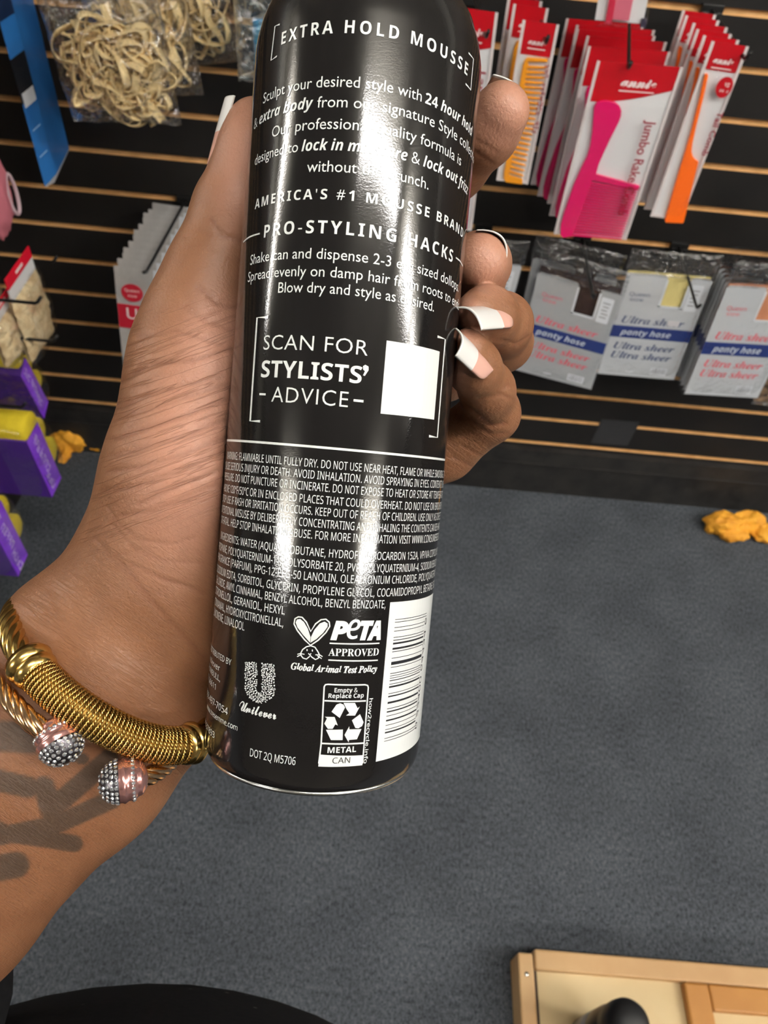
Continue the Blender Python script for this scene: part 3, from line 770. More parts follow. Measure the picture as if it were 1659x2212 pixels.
lb = mth('MULTIPLY', lines('lines_b', 1.2, 11, 0.0, 0.04), at_('wrist_mask').outputs['Fac'])
lc = mth('MULTIPLY', lines('lines_a', 3, 22, 0.0, 0.05), at_('thenar_mask').outputs['Fac'])
ln = mth('ADD', mth('MULTIPLY', la, 0.9), mth('ADD', mth('MULTIPLY', lb, 0.35), mth('MULTIPLY', lc, 0.05)))
dark = mth('MINIMUM', mth('ADD', mth('MULTIPLY', at_('crease').outputs['Fac'], 0.6), mth('MULTIPLY', ln, 0.30)), 0.85)
base = mixc(dark, base, srgb(96, 48, 30))
base = mixc(mth('MULTIPLY', at_('tattoo').outputs['Fac'], 0.82), base, srgb(66, 58, 50))
L(base, b.inputs['Base Color'])
b.inputs['Roughness'].default_value = 0.46; b.inputs['Specular IOR Level'].default_value = 0.42
b.inputs['Subsurface Weight'].default_value = 0.12; b.inputs['Subsurface Radius'].default_value = (1.0, 0.4, 0.2); b.inputs['Subsurface Scale'].default_value = 0.0025
hgt = mth('SUBTRACT', mth('MULTIPLY', nf.outputs['Fac'], 0.6), mth('MULTIPLY', ln, 0.6))
bp = node('ShaderNodeBump'); bp.inputs['Strength'].default_value = 0.55; bp.inputs['Distance'].default_value = 0.0006
L(hgt, bp.inputs['Height']); L(bp.outputs[0], b.inputs['Normal'])
me.materials.append(m)
person = thing('person', 'person in a black top holding the can, tattooed wrist, long white-tipped nails', 'person', toW(Q(300, 1400, 200)))
PINV = person.matrix_basis.inverted() if False else Matrix.Translation([-float(c) for c in toW(Q(300, 1400, 200))])
body = bpy.data.objects.new('body', me); COL.objects.link(body); body.parent = person; body.matrix_parent_inverse = PINV

# ---- nails: curved plates, pale pink with a white free edge
NP = mat('nail_pink', srgb(226, 176, 160), 0.12, spec=0.6, coat=0.8); NW = mat('nail_white', srgb(238, 236, 232), 0.14, spec=0.6, coat=0.8)
NB = mat('nail_clear_pink', srgb(232, 190, 165), 0.15, coat=0.8)
def nail(base, tip, w, normal, split, bow=0.22, curl=0.0, th=0.5, taper=0.9, mats=None, lab=None, square=True):
    """base, tip: centre points (camera mm); normal: outward hint; split: share of the length that is pink; bow: section depth / width"""
    A = np.asarray(base); Bt = np.asarray(tip); Ld = Bt-A; ln_ = np.linalg.norm(Ld); Ld = Ld/ln_
    Nn = np.asarray(normal, float); Nn = Nn-(Nn@Ld)*Ld; Nn /= np.linalg.norm(Nn); Wd_ = np.cross(Ld, Nn)
    mb = MB(); nu, nv = 20, 40
    for side in (0, 1):
        vs = []
        for j in range(nv+1):
            v = j/nv
            ww = w*(1-(1-taper)*v)
            if v < 0.34: ww *= math.sqrt(max(0.03, 1-((0.34-v)/0.34)**2))
            for i in range(nu+1):
                s = i/nu*2-1
                h = bow*w*(1-s*s)-bow*w
                vv = v*ln_ - (0.10*ln_*(abs(s)**3) if (not square and v > 0.6) else 0)*(v-0.6)/0.4
                h -= curl*ln_*v*v
                vs.append(toW(A+Ld*vv+Wd_*(ww/2*s)+Nn*(h-side*th)))
        fs = []
        for j in range(nv):
            mb.cur = 0
            for i in range(nu): fs.append((j*(nu+1)+i, j*(nu+1)+i+1, (j+1)*(nu+1)+i+1, (j+1)*(nu+1)+i))
        o0 = len(mb.v); mb.v += [tuple(float(c) for c in p) for p in vs]
        for k_, f in enumerate(fs):
            j = k_//nu; i = k_ % nu
            s = (i+0.5)/nu*2-1
            mb.f.append(tuple(q+o0 for q in f)); mb.m.append(1 if (j+0.5)/nv > split else 0)
    n1 = (nu+1)*(nv+1)
    rim = [i for i in range(nu+1)]+[(j*(nu+1)+nu) for j in range(1, nv+1)]+[nv*(nu+1)+i for i in range(nu-1, -1, -1)]+[j*(nu+1) for j in range(nv-1, 0, -1)]
    for k_ in range(len(rim)):
        p, q = rim[k_], rim[(k_+1) % len(rim)]
        mb.f.append((p, q, q+n1, p+n1)); mb.m.append(1 if min(p, q)//(nu+1) > nv*split else 0)
    o = mb.build('fingernail', mats or [NP, NW], person, smooth=True); o.matrix_parent_inverse = PINV
    if lab: o['label'] = lab
    return o
# nails in place
nail(Q(447, 354, 184.5), Q(482, 212, 184), 10.5, (-1, -0.1, -0.22), 0.46, taper=0.7, bow=0.22, curl=0.02, lab='thumb nail seen edge on, white tip')
nail(Q(1088, 246, 206), Q(1118, 186, 196), 13.0, (0.6, -0.35, 1), 0.93, bow=0.30, mats=[NB, NW], lab='index nail seen from beneath, clear pink')
nail(Q(1091, 520, 204), Q(1088, 514, 185.5), 13.0, (0.75, -0.65, 0.25), 0.93, bow=0.30, mats=[NB, NW], lab='middle nail seen from beneath, clear pink')
nail(Q(1104, 664, 185.5), Q(1018, 668, 169.5), 9.8, (0.15, -0.75, -1), 0.45, bow=0.24, taper=0.95, lab='ring nail with broad white tip')
nail(Q(1068, 798, 179), Q(1000, 733, 167.5), 7.8, (0.45, -0.35, -1), 0.52, bow=0.22, taper=0.95, lab='little finger nail with broad white tip')

# ---- black top: belly at the bottom of the view, shoulder and sleeve behind the camera
m = mat('black_knit', (0.008, 0.008, 0.009, 1), 0.92, spec=0.15)
nt = m.node_tree; b = nt.nodes['Principled BSDF']; L = nt.links.new
tc = nt.nodes.new('ShaderNodeTexCoord'); vo = nt.nodes.new('ShaderNodeTexVoronoi'); vo.inputs['Scale'].default_value = 95
mp = nt.nodes.new('ShaderNodeMapping'); mp.inputs['Scale'].default_value = (1.4, 0.8, 1)
L(tc.outputs['Object'], mp.inputs[0]); L(mp.outputs[0], vo.inputs['Vector'])
r1 = nt.nodes.new('ShaderNodeMapRange'); r1.inputs[1].default_value = 0.08; r1.inputs[2].default_value = 0.17; r1.inputs[3].default_value = 1; r1.inputs[4].default_value = 0
L(vo.outputs['Distance'], r1.inputs[0])
sep = nt.nodes.new('ShaderNodeSeparateColor'); L(vo.outputs['Color'], sep.inputs[0])
gt = nt.nodes.new('ShaderNodeMath'); gt.operation = 'GREATER_THAN'; gt.inputs[1].default_value = 0.86; L(sep.outputs[0], gt.inputs[0])
mu = nt.nodes.new('ShaderNodeMath'); mu.operation = 'MULTIPLY'; L(r1.outputs[0], mu.inputs[0]); L(gt.outputs[0], mu.inputs[1])
wv = nt.nodes.new('ShaderNodeTexNoise'); wv.inputs['Scale'].default_value = 420; L(tc.outputs['Object'], wv.inputs['Vector'])
c0 = nt.nodes.new('ShaderNodeMix'); c0.data_type = 'RGBA'; c0.inputs[6].default_value = (0.006, 0.006, 0.007, 1); c0.inputs[7].default_value = (0.016, 0.016, 0.018, 1); L(wv.outputs['Fac'], c0.inputs[0])
c1 = nt.nodes.new('ShaderNodeMix'); c1.data_type = 'RGBA'; c1.inputs[7].default_value = (0.12, 0.11, 0.10, 1); L(mu.outputs[0], c1.inputs[0]); L(c0.outputs[2], c1.inputs[6])
L(c1.outputs[2], b.inputs['Base Color'])
TOPC = np.array([-0.066, -1.484, 0.86]); TR_ = np.array([0.209, 0.19, 0.30])
mb = MB()
def tor(u, v):
    th = u*2*math.pi; ph = v*math.pi
    h = math.cos(ph); s = math.sin(ph)**0.75
    return (TOPC[0]+TR_[0]*s*math.cos(th), TOPC[1]+TR_[1]*s*math.sin(th), TOPC[2]+TR_[2]*h)
mb.grid(tor, 64, 40)
torso = mb
el = toW(Q(-395, 2170, 210)); cuff = toW(Q(-300, 2080, 207))
sh = np.array([-0.27, -1.72, 1.08])
mb.tube([cuff+(el-cuff)*t for t in np.linspace(-0.1, 1, 6)]+[el*(1-t)+sh*t+np.array([-0.05, 0, -0.05])*math.sin(t*math.pi) for t in np.linspace(0.15, 1, 9)], [0.046]*6+[0.05, 0.052, 0.055, 0.058, 0.06, 0.065, 0.07, 0.075, 0.08], n=24)
o = mb.build('black_top', m, person, smooth=True); o.matrix_parent_inverse = PINV

# ------------------------------------------------------------------ bracelets
GOLD = mat('polished_gold', (0.70, 0.47, 0.15, 1), 0.22, metal=1.0)
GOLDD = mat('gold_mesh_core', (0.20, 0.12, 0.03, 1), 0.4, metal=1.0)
ROSE = mat('rose_gold_enamel', (0.72, 0.36, 0.33, 1), 0.2, metal=0.85, coat=0.4)
CRY = mat('clear_crystal', (0.85, 0.86, 0.9, 1), 0.06, metal=0.85)
CRYD = mat('dark_setting', (0.10, 0.09, 0.10, 1), 0.3, metal=0.9)
def spline(pts, n, closed=False):
    P = [np.asarray(p, float) for p in pts]; k = len(P); out = []
    segs = k if closed else k-1
    for i in range(segs):
        p0 = P[(i-1) % k] if (closed or i > 0) else P[i]; p1 = P[i]; p2 = P[(i+1) % k]; p3 = P[(i+2) % k] if (closed or i+2 < k) else P[min(i+1, k-1)]
        for j in range(n):
            t = j/n
            out.append(0.5*((2*p1)+(-p0+p2)*t+(2*p0-5*p1+4*p2-p3)*t*t+(-p0+3*p1-3*p2+p3)*t**3))
    if not closed: out.append(P[-1])
    return np.array(out)
def resample(P, step, closed=False):
    if closed: P = np.concatenate([P, P[:1]])
    d = np.concatenate([[0], np.cumsum(np.linalg.norm(np.diff(P, axis=0), axis=1))]); n = max(4, int(d[-1]/step))
    s = np.linspace(0, d[-1], n+1)
    if closed: s = s[:-1]
    return np.stack([np.interp(s, d, P[:, k]) for k in range(3)], 1)
def frames(P, closed=False):
    T = np.gradient(P, axis=0) if not closed else (np.roll(P, -1, 0)-np.roll(P, 1, 0))
    T /= np.linalg.norm(T, axis=1)[:, None]
    n = np.cross(T[0], [0.3, 0.2, 1.0]); n /= np.linalg.norm(n); Ns = []
    for t in T:
        n = n-(n@t)*t; n /= np.linalg.norm(n); Ns.append(n.copy())
    Ns = np.array(Ns); return T, Ns, np.cross(T, Ns)
def cable(P, R, strands, pitch, parent, name, m, sr=None, closed=False, inv=None):
    """twisted cable: strands wound round the path P (camera mm)"""
    P = resample(P, 1.0, closed); T, Nn, Bn = frames(P, closed)
    s = np.arange(len(P))*1.0
    mb = MB(); sr = sr or R*math.sin(math.pi/strands)/(1+math.sin(math.pi/strands))*1.25
    for k in range(strands):
        a = 2*math.pi*k/strands+s/pitch*2*math.pi
        pts = P+(Nn*np.cos(a)[:, None]+Bn*np.sin(a)[:, None])*(R-sr)
        mb.tube([Vector(p) for p in toW(pts)], sr/1000, n=8, closed=closed)
    mb.tube([Vector(p) for p in toW(P)], (R-sr)/1000*0.95, n=10, closed=closed)
    o = mb.build(name, m, parent, smooth=True); o.matrix_parent_inverse = inv
    return o
c0_ = toW(Q(200, 1480, 195)); BI = Matrix.Translation([-float(c) for c in c0_])
br = thing('mesh_bracelet', 'thick gold bracelet with a woven mesh front and twisted cable sides', 'bracelet', c0_)
ringp = [Q(130, 1268, 222), Q(82, 1284, 207), Q(44, 1305, 193), Q(24, 1345, 182), Q(34, 1395, 174.5), Q(68, 1438, 170), Q(120, 1492, 167.5), Q(190, 1545, 167), Q(270, 1587, 170), Q(345, 1608, 174), Q(410, 1606, 179), Q(446, 1575, 190), Q(448, 1520, 206), Q(400, 1440, 222), Q(260, 1340, 231)]
full = spline(ringp, 24, True)
i0, i1 = 24*5, 24*10
front_ = resample(full[i0:i1+1], 0.1); back_ = np.concatenate([full[i1:], full[:i0+1]])
cable(back_, 3.1, 7, 26, br, 'cable_band', GOLD, inv=BI)
# woven front: row after row of fine twisted wire round a core
Tn, Nn, Bn = frames(front_)
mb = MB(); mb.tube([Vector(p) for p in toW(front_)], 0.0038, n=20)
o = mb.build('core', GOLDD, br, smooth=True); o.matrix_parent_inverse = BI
mb = MB(); tot = len(front_)*0.1; s = 1.2
while s < tot-1.2:
    i = int(s/0.1); p, t, n_, b2 = front_[i], Tn[i], Nn[i], Bn[i]
    for st in (0, math.pi):
        pts = []
        for q in range(72):
            a = 2*math.pi*q/72; tw = a*16+st
            rr_ = 4.1+0.30*math.cos(tw)
            pts.append(p+(n_*math.cos(a)+b2*math.sin(a))*rr_+t*0.30*math.sin(tw))
        mb.tube([Vector(x) for x in toW(np.array(pts))], 0.00021, n=5, closed=True)
    s += 1.0
o = mb.build('woven_mesh', GOLD, br, smooth=True); o.matrix_parent_inverse = BI
def collar(P, T, name, R, ln_, parent, inv, m=GOLD):
    mb = MB()
    for off, r_ in ((-ln_*0.35, R*0.92), (0.15*ln_, R)):
        pr = [(r_*1.0*0.6, -ln_*0.38), (r_*0.93, -ln_*0.3), (r_*1.05, 0), (r_*0.93, ln_*0.3), (r_*0.6, ln_*0.38)]
        o_ = toW(P+T*off); ax = toW(P+T*(off+1))-o_; sd = np.cross(ax, [0.3, 0.5, 0.8])
        sd = np.cross(ax/np.linalg.norm(ax), sd/np.linalg.norm(sd))
        mb.lathe([(a/1000, h/1000) for a, h in pr], o_, ax, sd, 32)
    o = mb.build(name, m, parent, smooth=True); o.matrix_parent_inverse = inv; return o
collar(front_[0], -Tn[0], 'collar', 5.3, 5.5, br, BI); collar(front_[-1], Tn[-1], 'collar', 5.0, 4.5, br, BI)

c1_ = toW(Q(190, 1620, 180)); CI = Matrix.Translation([-float(c) for c in c1_])
cf = thing('cable_cuff', 'slim rose gold cable cuff ending in two crystal set beads', 'bracelet', c1_)
A_ = Q(128, 1600, 165); B_ = Q(268, 1686, 168)
left_ = spline([Q(150, 1400, 236), Q(0, 1400, 222), Q(-62, 1390, 205), Q(-60, 1415, 188), Q(-30, 1450, 175), Q(25, 1515, 167), Q(70, 1560, 164), Q(112, 1588, 165)], 20)
right_ = spline([Q(285, 1685, 168.5), Q(325, 1675, 173), Q(362, 1650, 181), Q(395, 1610, 194), Q(410, 1560, 210), Q(370, 1490, 226), Q(260, 1430, 236), Q(150, 1400, 236)], 20)
ROSEC = mat('rose_gold', (0.80, 0.50, 0.27, 1), 0.22, metal=1.0)
cable(np.concatenate([right_[:-1], left_]), 2.35, 6, 20, cf, 'cable_band', ROSEC, inv=CI)
def bead(center, axis, R):
    """egg-shaped end bead: ribbed rose enamel with a ring and a cap of crystals"""
    ax = np.asarray(axis, float); ax /= np.linalg.norm(ax); sd = np.cross(ax, [0, 0, 1.0]); sd /= np.linalg.norm(sd); up = np.cross(ax, sd)
    W3 = lambda p: toW(np.asarray(p))
    prof = []
    for i in range(25):
        t = i/24*2-1
        r_ = R*math.sqrt(max(0, 1-t*t))**0.85*0.98
        if -0.9 < t < 0.15: r_ *= 1+0.045*math.cos(t*17)
        prof.append((max(r_, 0.05), t*R*1.08))
    mb = MB()
    o_ = W3(center); aw = W3(center+ax)-o_; sw = W3(center+sd)-o_
    mb.lathe([(a/1000, h/1000) for a, h in prof], o_, aw, sw, 40)
    o = mb.build('bead', ROSE, cf, smooth=True); o.matrix_parent_inverse = CI
    gem = MB(); setg = MB()
    def stone(t, a, s_):
        rr_ = R*math.sqrt(max(0, 1-t*t))**0.85; p = center+ax*(t*R*1.08)+(sd*math.cos(a)+up*math.sin(a))*rr_
        nrm = (p-center)/np.linalg.norm(p-center); tx = np.cross(nrm, ax+0.01*sd); tx /= np.linalg.norm(tx); ty = np.cross(nrm, tx)
        ringv = [W3(p+(tx*math.cos(q*math.pi/4)+ty*math.sin(q*math.pi/4))*s_) for q in range(8)]; topv = [W3(p+nrm*s_*0.55+(tx*math.cos((q+.5)*math.pi/4)+ty*math.sin((q+.5)*math.pi/4))*s_*0.6) for q in range(8)]
        fs = [tuple(range(8, 16))]
        for q in range(8): fs += [(q, (q+1) % 8, 8+q), (8+q, (q+1) % 8, 8+(q+1) % 8)]
        gem.add(ringv+topv, fs)
    for j, t in enumerate((0.30, 0.48, 0.66, 0.82, 0.95)):
        n_ = max(3, int(2*math.pi*R*math.sqrt(1-t*t)/(R*0.24)))
        for q in range(n_): stone(t, 2*math.pi*(q+0.5*(j % 2))/n_, R*0.105)
    stone(0.995, 0, R*0.1)
    for q in range(26): stone(-0.38, 2*math.pi*q/26, R*0.095)
    # dark settings under the stones
    pr = [(R*math.sqrt(max(0, 1-t*t))**0.85*1.012, t*R*1.08) for t in np.linspace(0.2, 0.999, 10)]
    setg.lathe([(a/1000, h/1000) for a, h in pr], o_, aw, sw, 40)
    o = setg.build('setting', CRYD, cf, smooth=True); o.matrix_parent_inverse = CI
    o = gem.build('crystals', CRY, cf); o.matrix_parent_inverse = CI; o['kind'] = 'stuff'
bead(A_, Q(140, 1632, 163.5)-Q(112, 1572, 166), 5.0)
bead(B_, Q(240, 1692, 167)-Q(300, 1682, 169), 5.0)
# ------------------------------------------------------------------ goods on the walls
from mathutils import noise as mnoise
class Panel:
    """flat rectangle in the world: s across, t down (metres), d outward"""
    def __init__(s, tl, tr, bl, out):
        s.o = np.asarray(tl, float); ex = np.asarray(tr)-s.o; ey = np.asarray(bl)-s.o
        s.w = np.linalg.norm(ex); s.h = np.linalg.norm(ey); s.ex = ex/s.w; s.ey = ey/s.h
        s.n = np.asarray(out, float)
    def pt(s, a, b, d=0): return s.o+s.ex*a+s.ey*b+s.n*d
    def inv(s, P):
        q = np.asarray(P)-s.o; A = np.stack([s.ex, s.ey, s.n], 1); r = np.linalg.solve(A, q); return r[0], r[1]
    def px(s, x, y, Y): return s.inv(aty(x, y, Y))
def yp(Y, tl, tr, bl): return Panel(aty(*tl, Y), aty(*tr, Y), aty(*bl, Y), (0, -1, 0))
def wparent(o, root):
    o.data.transform(Matrix.Translation(-root.location)); o.parent = root; return o
def pbuild(mb, name, m, root, **k): return wparent(mb.build(name, m, **k), root)
def slab(P, a0, b0, a1, b1, d0, d1, mb=None):
    mb = mb or MB()
    return mb.prism([(a0, b0), (a1, b0), (a1, b1), (a0, b1)], lambda x, y, z: P.pt(x, y, d0+z), d1-d0)
def ptext(mb, P, body, a, b, h, style='sans', w=None, d=0.001, vert=False, weight=0.0, shear=0.0, spacing=1.0):
    """lettering on a panel: (a,b) baseline start, cap height h; vert runs it downwards"""
    vs, fs = text2d(body, style, weight, spacing); c = caph(style, weight); lo, hi = width(body, style=style, weight=weight, spacing=spacing)
    sx = (w/(hi-lo)) if w else h/c; sy = h/c
    out = []
    for x, y in vs:
        X = (x-lo)*sx+shear*y*sy; Y_ = y*sy
        out.append(P.pt(a+Y_, b+X, d) if vert else P.pt(a+X, b-Y_, d))
    mb.add(out, fs); return mb
def marks(mb, P, a, b, length, h, vert, d, seed, wd=0.0008):
    """a run of small strokes, like print too small to read"""
    r = random.Random(seed); x = 0.0
    while x < length:
        n = r.uniform(0.45, 0.8)*h
        if r.random() < 0.86:
            for (u0, v0, u1, v1) in r.sample([(0, 0, 0.15, 1), (0, 0.8, 1, 1), (0.8, 0, 1, 0.9), (0, 0, 1, 0.2), (0.1, 0.4, 0.9, 0.6)], 3):
                q = (b+x+u0*n, b+x+u1*n) if vert else (a+x+u0*n, a+x+u1*n)
                if vert: slab(P, a+v0*h, q[0], a+v1*h, q[1], d, d+0.0002, mb)
                else: slab(P, q[0], b-v1*h, q[1], b-v0*h, d, d+0.0002, mb)
        x += n+0.25*h
    return mb
def pillow(P, a0, b0, a1, b1, d0, bulge, m, root, name='plastic_bag', nu=18, nv=24, amp=0.002, seed=0, both=True):
    mb = MB()
    for sgn in ((1, -1) if both else (1,)):
        def fn(u, v):
            e = (max(0, 1-(2*u-1)**4)*max(0, 1-(2*v-1)**4))**0.5
            q = mnoise.noise(Vector((u*5+seed, v*6, sgn*3.0)))+0.6*mnoise.noise(Vector((u*13+seed, v*15, sgn)))
            ed = 0.0025*mnoise.noise(Vector((u*7+seed*2, v*7, 1)))
            return P.pt(a0+(a1-a0)*u+ed, b0+(b1-b0)*v+ed, d0+sgn*(bulge*e)+amp*q*(0.35+e))
        mb.grid(fn, nu, nv)
    return pbuild(mb, name, m, root, smooth=True, fix=False)

CLEAR = film('clear_film', gloss=0.03, rough=0.10, bump=(70, 0.45, 0.004), fres=0.25)
CRINK = film('crinkled_bag', tint=(0.97, 0.97, 0.965, 1), gloss=0.07, rough=0.14, bump=(80, 0.9, 0.008), fres=0.4)
CARDW = mat('white_card', srgb(226, 226, 228), 0.4, coat=0.3)
SEAL = mat('seal_highlight', srgb(222, 214, 214), 0.3, coat=0.4)  # sealed sleeve edges, their white highlights put into the pale colour
RED = mat('red_print', srgb(190, 8, 26), 0.32, coat=0.4, bump=(45, 0.25, 0.003)); REDT = mat('dark_red_print', srgb(150, 24, 48), 0.5); WT = mat('white_letter', srgb(240, 225, 225), 0.4)
HOOK = mat('black_wire', (0.01, 0.01, 0.01, 1), 0.35)

def hook(base, tip, label, up=0.012):
    """wire peg: bracket sitting in the groove, straight wire, turned-up end"""
    b = np.asarray(base, float); t = np.asarray(tip, float); d = (t-b)/np.linalg.norm(t-b)
    r = thing('display_hook', label, 'hook', b)
    side = np.cross(d, [0, 0, 1.0])
    R = Matrix(((side[0], d[0], 0), (side[1], d[1], 0), (side[2], d[2], 1))).to_3x3()
    mb = MB(); mb.box(b+d*0.004, (0.034, 0.008, 0.017), R); mb.box(b+d*0.0075+np.array([0, 0, -0.012]), (0.030, 0.005, 0.022), R)
    pbuild(mb, 'bracket', HOOK, r, bevel=0.001)
    P = [b+(t-b)*k for k in np.linspace(0, 1, 8)]+[t+d*0.005+np.array([0, 0, 0.003]), t+d*0.012+np.array([0, 0, up])]
    pbuild(MB().tube(P, 0.0026, n=10), 'wire', HOOK, r, smooth=True)
    return r
def order(i): return ['front', 'second', 'third', 'fourth', 'fifth', 'sixth', 'seventh', 'eighth', 'ninth', 'tenth', 'eleventh', 'twelfth'][i]

# ---- combs in red-headed sleeves
def comb_pack(Y, tl, tr, bl, name, label, group, header, curve, comb_mat, draw, text, tpos, logo, extra=None, drop=0.0):
    P = yp(Y, tl, tr, bl); root = thing(name, label, 'comb pack', P.pt(P.w/2, 0.02), group=group)
    w, h = P.w, P.h
    pbuild(slab(P, 0.0015, 0.001, w-0.0015, h-0.001, -0.0012, 0.0), 'backing_card', CARDW, root)
    top = header*h
    poly = [(0.002, 0), (w-0.002, 0)]+[(w-0.002-(w-0.004)*u, top-curve*h*(1-math.sin(u*math.pi/2))) for u in np.linspace(0, 1, 9)]
    pbuild(MB().prism(poly, lambda x, y, z: P.pt(x, y, 0.0002+z), 0.0012), 'header', RED, root)
    mb = MB(); draw(mb, P, Y); pbuild(mb, 'comb', comb_mat, root, bevel=0.0007)
    mb = MB(); lx, ly, lh, lw = logo
    ptext(mb, P, 'annie', lx*w, ly*h, lh*h, 'script', w=lw*w, d=0.0018, weight=0.02)
    slab(P, lx*w, (ly+0.02)*h, (lx+lw)*w, (ly+0.026)*h, 0.0016, 0.0018, mb)
    pbuild(mb, 'white_lettering', WT, root, fix=False)
    mb = MB(); marks(mb, P, tpos[0]*w, tpos[1]*h, tpos[3]*h, tpos[2]*w, True, 0.0085, 4) if text is None else ptext(mb, P, text, tpos[0]*w, tpos[1]*h, tpos[2]*w, 'geo', w=tpos[3]*h, d=0.0085, vert=True, weight=0.016)
    # lettering lies on the sleeve: text runs down, its top towards the right
    o = pbuild(mb, 'red_lettering', REDT, root, fix=False)
    if extra: extra(P, root)
    mb = MB()
    for a in (0.0, w-0.004): slab(P, a, 0, a+0.004, h, 0.0002, 0.0026, mb)
    slab(P, 0, h-0.004, w, h, 0.0002, 0.0022, mb)
    pbuild(mb, 'sealed_edges', SEAL, root)
    pillow(P, 0.001, top, w-0.001, h-0.002, 0.004, 0.0042, CLEAR, root, 'plastic_sleeve', amp=0.0008, both=False)
    return root
C3 = lambda x, y: (1000+x*0.39723, y*0.39723)
C6 = lambda x, y: (1040+x*0.199, y*0.199)
def outline(mb, P, Y, pts, conv, d0, th): mb.prism([P.px(*conv(*p), Y) for p in pts], lambda x, y, z: P.pt(x, y, d0+z), th)
def bars_(mb, P, Y, conv, b0, b1, t0, t1, n, wd, d0, th):
    for i in range(n):
        u = i/(n-1); p = np.array(b0)*(1-u)+np.array(b1)*u; q = np.array(t0)*(1-u)+np.array(t1)*u
        A = np.array(P.px(*conv(*p), Y)); Bq = np.array(P.px(*conv(*q), Y)); d = (Bq-A)/np.linalg.norm(Bq-A); nn = np.array([-d[1], d[0]])
        mb.prism([A+nn*wd/2, Bq+nn*wd/4, Bq-nn*wd/4, A-nn*wd/2], lambda x, y, z: P.pt(x, y, d0+z), th)
PINK = mat('hot_pink_plastic', srgb(218, 6, 98), 0.32, coat=0.4); ORANGE = mat('orange_plastic', srgb(255, 110, 10), 0.35, coat=0.3); AMBER = mat('amber_plastic', srgb(238, 155, 30), 0.3, coat=0.4)
def draw_rake(mb, P, Y):
    outline(mb, P, Y, [(735,548),(770,542),(800,545),(828,553),(848,568),(858,592),(857,620),(845,655),(820,705),(790,765),(760,830),(735,888),(722,940),(960,1005),(950,1024),(700,975),(590,1278),(545,1285),(528,1270),(530,1220),(545,1160),(570,1085),(600,1000),(640,910),(672,845),(690,785),(700,715),(706,640),(710,585),(718,560)], C3, 0.0005, 0.0055)
    bars_(mb, P, Y, C3, (690,990), (592,1272), (950,1030), (862,1295), 20, 0.0028, 0.001, 0.004)
def draw_tail(mb, P, Y):
    outline(mb, P, Y, [(1325,395),(1312,398),(1285,520),(1240,700),(1205,820),(1180,900),(1150,1000),(1115,1120),(1095,1190),(1100,1203),(1190,1207),(1198,1200),(1215,1130),(1250,980),(1278,872),(1262,862),(1246,842),(1240,815),(1245,770),(1265,680),(1300,540),(1330,405)], C3, 0.0005, 0.005)
def draw_amber(mb, P, Y):
    outline(mb, P, Y, [(500,615),(720,630),(715,665),(510,660),(300,1890),(445,1935),(440,1990),(262,1965),(240,1925),(238,1880),(265,1740),(450,690),(470,640)], C6, 0.0005, 0.0045)
    bars_(mb, P, Y, C6, (490,720), (300,1850), (705,725), (455,1900), 22, 0.0042, 0.001, 0.0035)
def tail_badge(P, root):
    a, b = P.px(*C3(1412, 463), -0.19)
    pts = [(a+0.0115*math.cos(t), b+0.0135*math.sin(t)) for t in np.linspace(0, 2*math.pi, 28, endpoint=False)]
    pbuild(MB().prism(pts, lambda x, y, z: P.pt(x, y, 0.0088+z), 0.0003), 'round_badge', RED, root)
    mb = MB(); marks(mb, P, a-0.006, b-0.001, 0.011, 0.005, False, 0.0093, 2); marks(mb, P, a-0.005, b+0.006, 0.010, 0.004, False, 0.0093, 3); pbuild(mb, 'badge_lettering', WT, root, fix=False)

g = 'jumbo rake combs on one hook'
root = comb_pack(-0.19, (1290, 130), (1475, 145), (1196, 504), 'rake_comb_pack', 'pink jumbo rake comb in a red-headed sleeve, front of its hook', g, 0.205, 0.09, PINK, draw_rake, 'Jumbo Rake Comb', (0.76, 0.27, 0.12, 0.56), (0.34, 0.115, 0.055, 0.42))
for i, y in enumerate((-0.125, -0.085, -0.065, -0.047, -0.028)):
    dup(root, np.array(root.location)+np.array([0.004*((i % 2)*2-1)-0.006*i, y+0.19, 0.002*i]), (0, 0.01*(i % 3-1), 0), '%s pink rake comb pack counted back from the front of its hook' % order(i+1), g)
g = 'tail combs on one hook'
root = comb_pack(-0.19, (1537, 88), (1617, 100), (1404, 466), 'tail_comb_pack', 'orange tail comb in a red-headed sleeve, front of its hook', g, 0.135, 0.0, ORANGE, draw_tail, 'Tail Comb', (0.80, 0.33, 0.16, 0.25), (0.22, 0.10, 0.04, 0.55), tail_badge)
for i, y in enumerate((-0.165, -0.142, -0.115, -0.085, -0.06)):
    dup(root, np.array(root.location)+np.array([-0.006-0.003*(i % 2)-0.002*i, y+0.19, 0.001*i]), (0, 0.012*(i % 2), 0.05), '%s orange tail comb pack counted back from the front of its hook' % order(i+1), g)
g = 'amber combs on one hook'
root = comb_pack(-0.17, (1129, 42), (1208, 53), (1072, 388), 'amber_comb_pack', 'amber fine comb in a red-headed sleeve beside the index fingertip', g, 0.185, 0.0, AMBER, draw_amber, None, (0.80, 0.22, 0.15, 0.42), (0.25, 0.125, 0.04, 0.5))
for i, y in enumerate((-0.11, -0.075)):
    dup(root, np.array(root.location)+np.array([-0.010-0.006*i, y+0.17, 0.004]), (0, 0.0, 0.0), '%s amber comb pack, behind the one beside the index fingertip' % order(i+1), g)
def draw_big(mb, P, Y):
    slab(P, P.w*0.25, P.h*0.45, P.w*0.6, P.h*0.97, 0.0005, 0.005, mb)
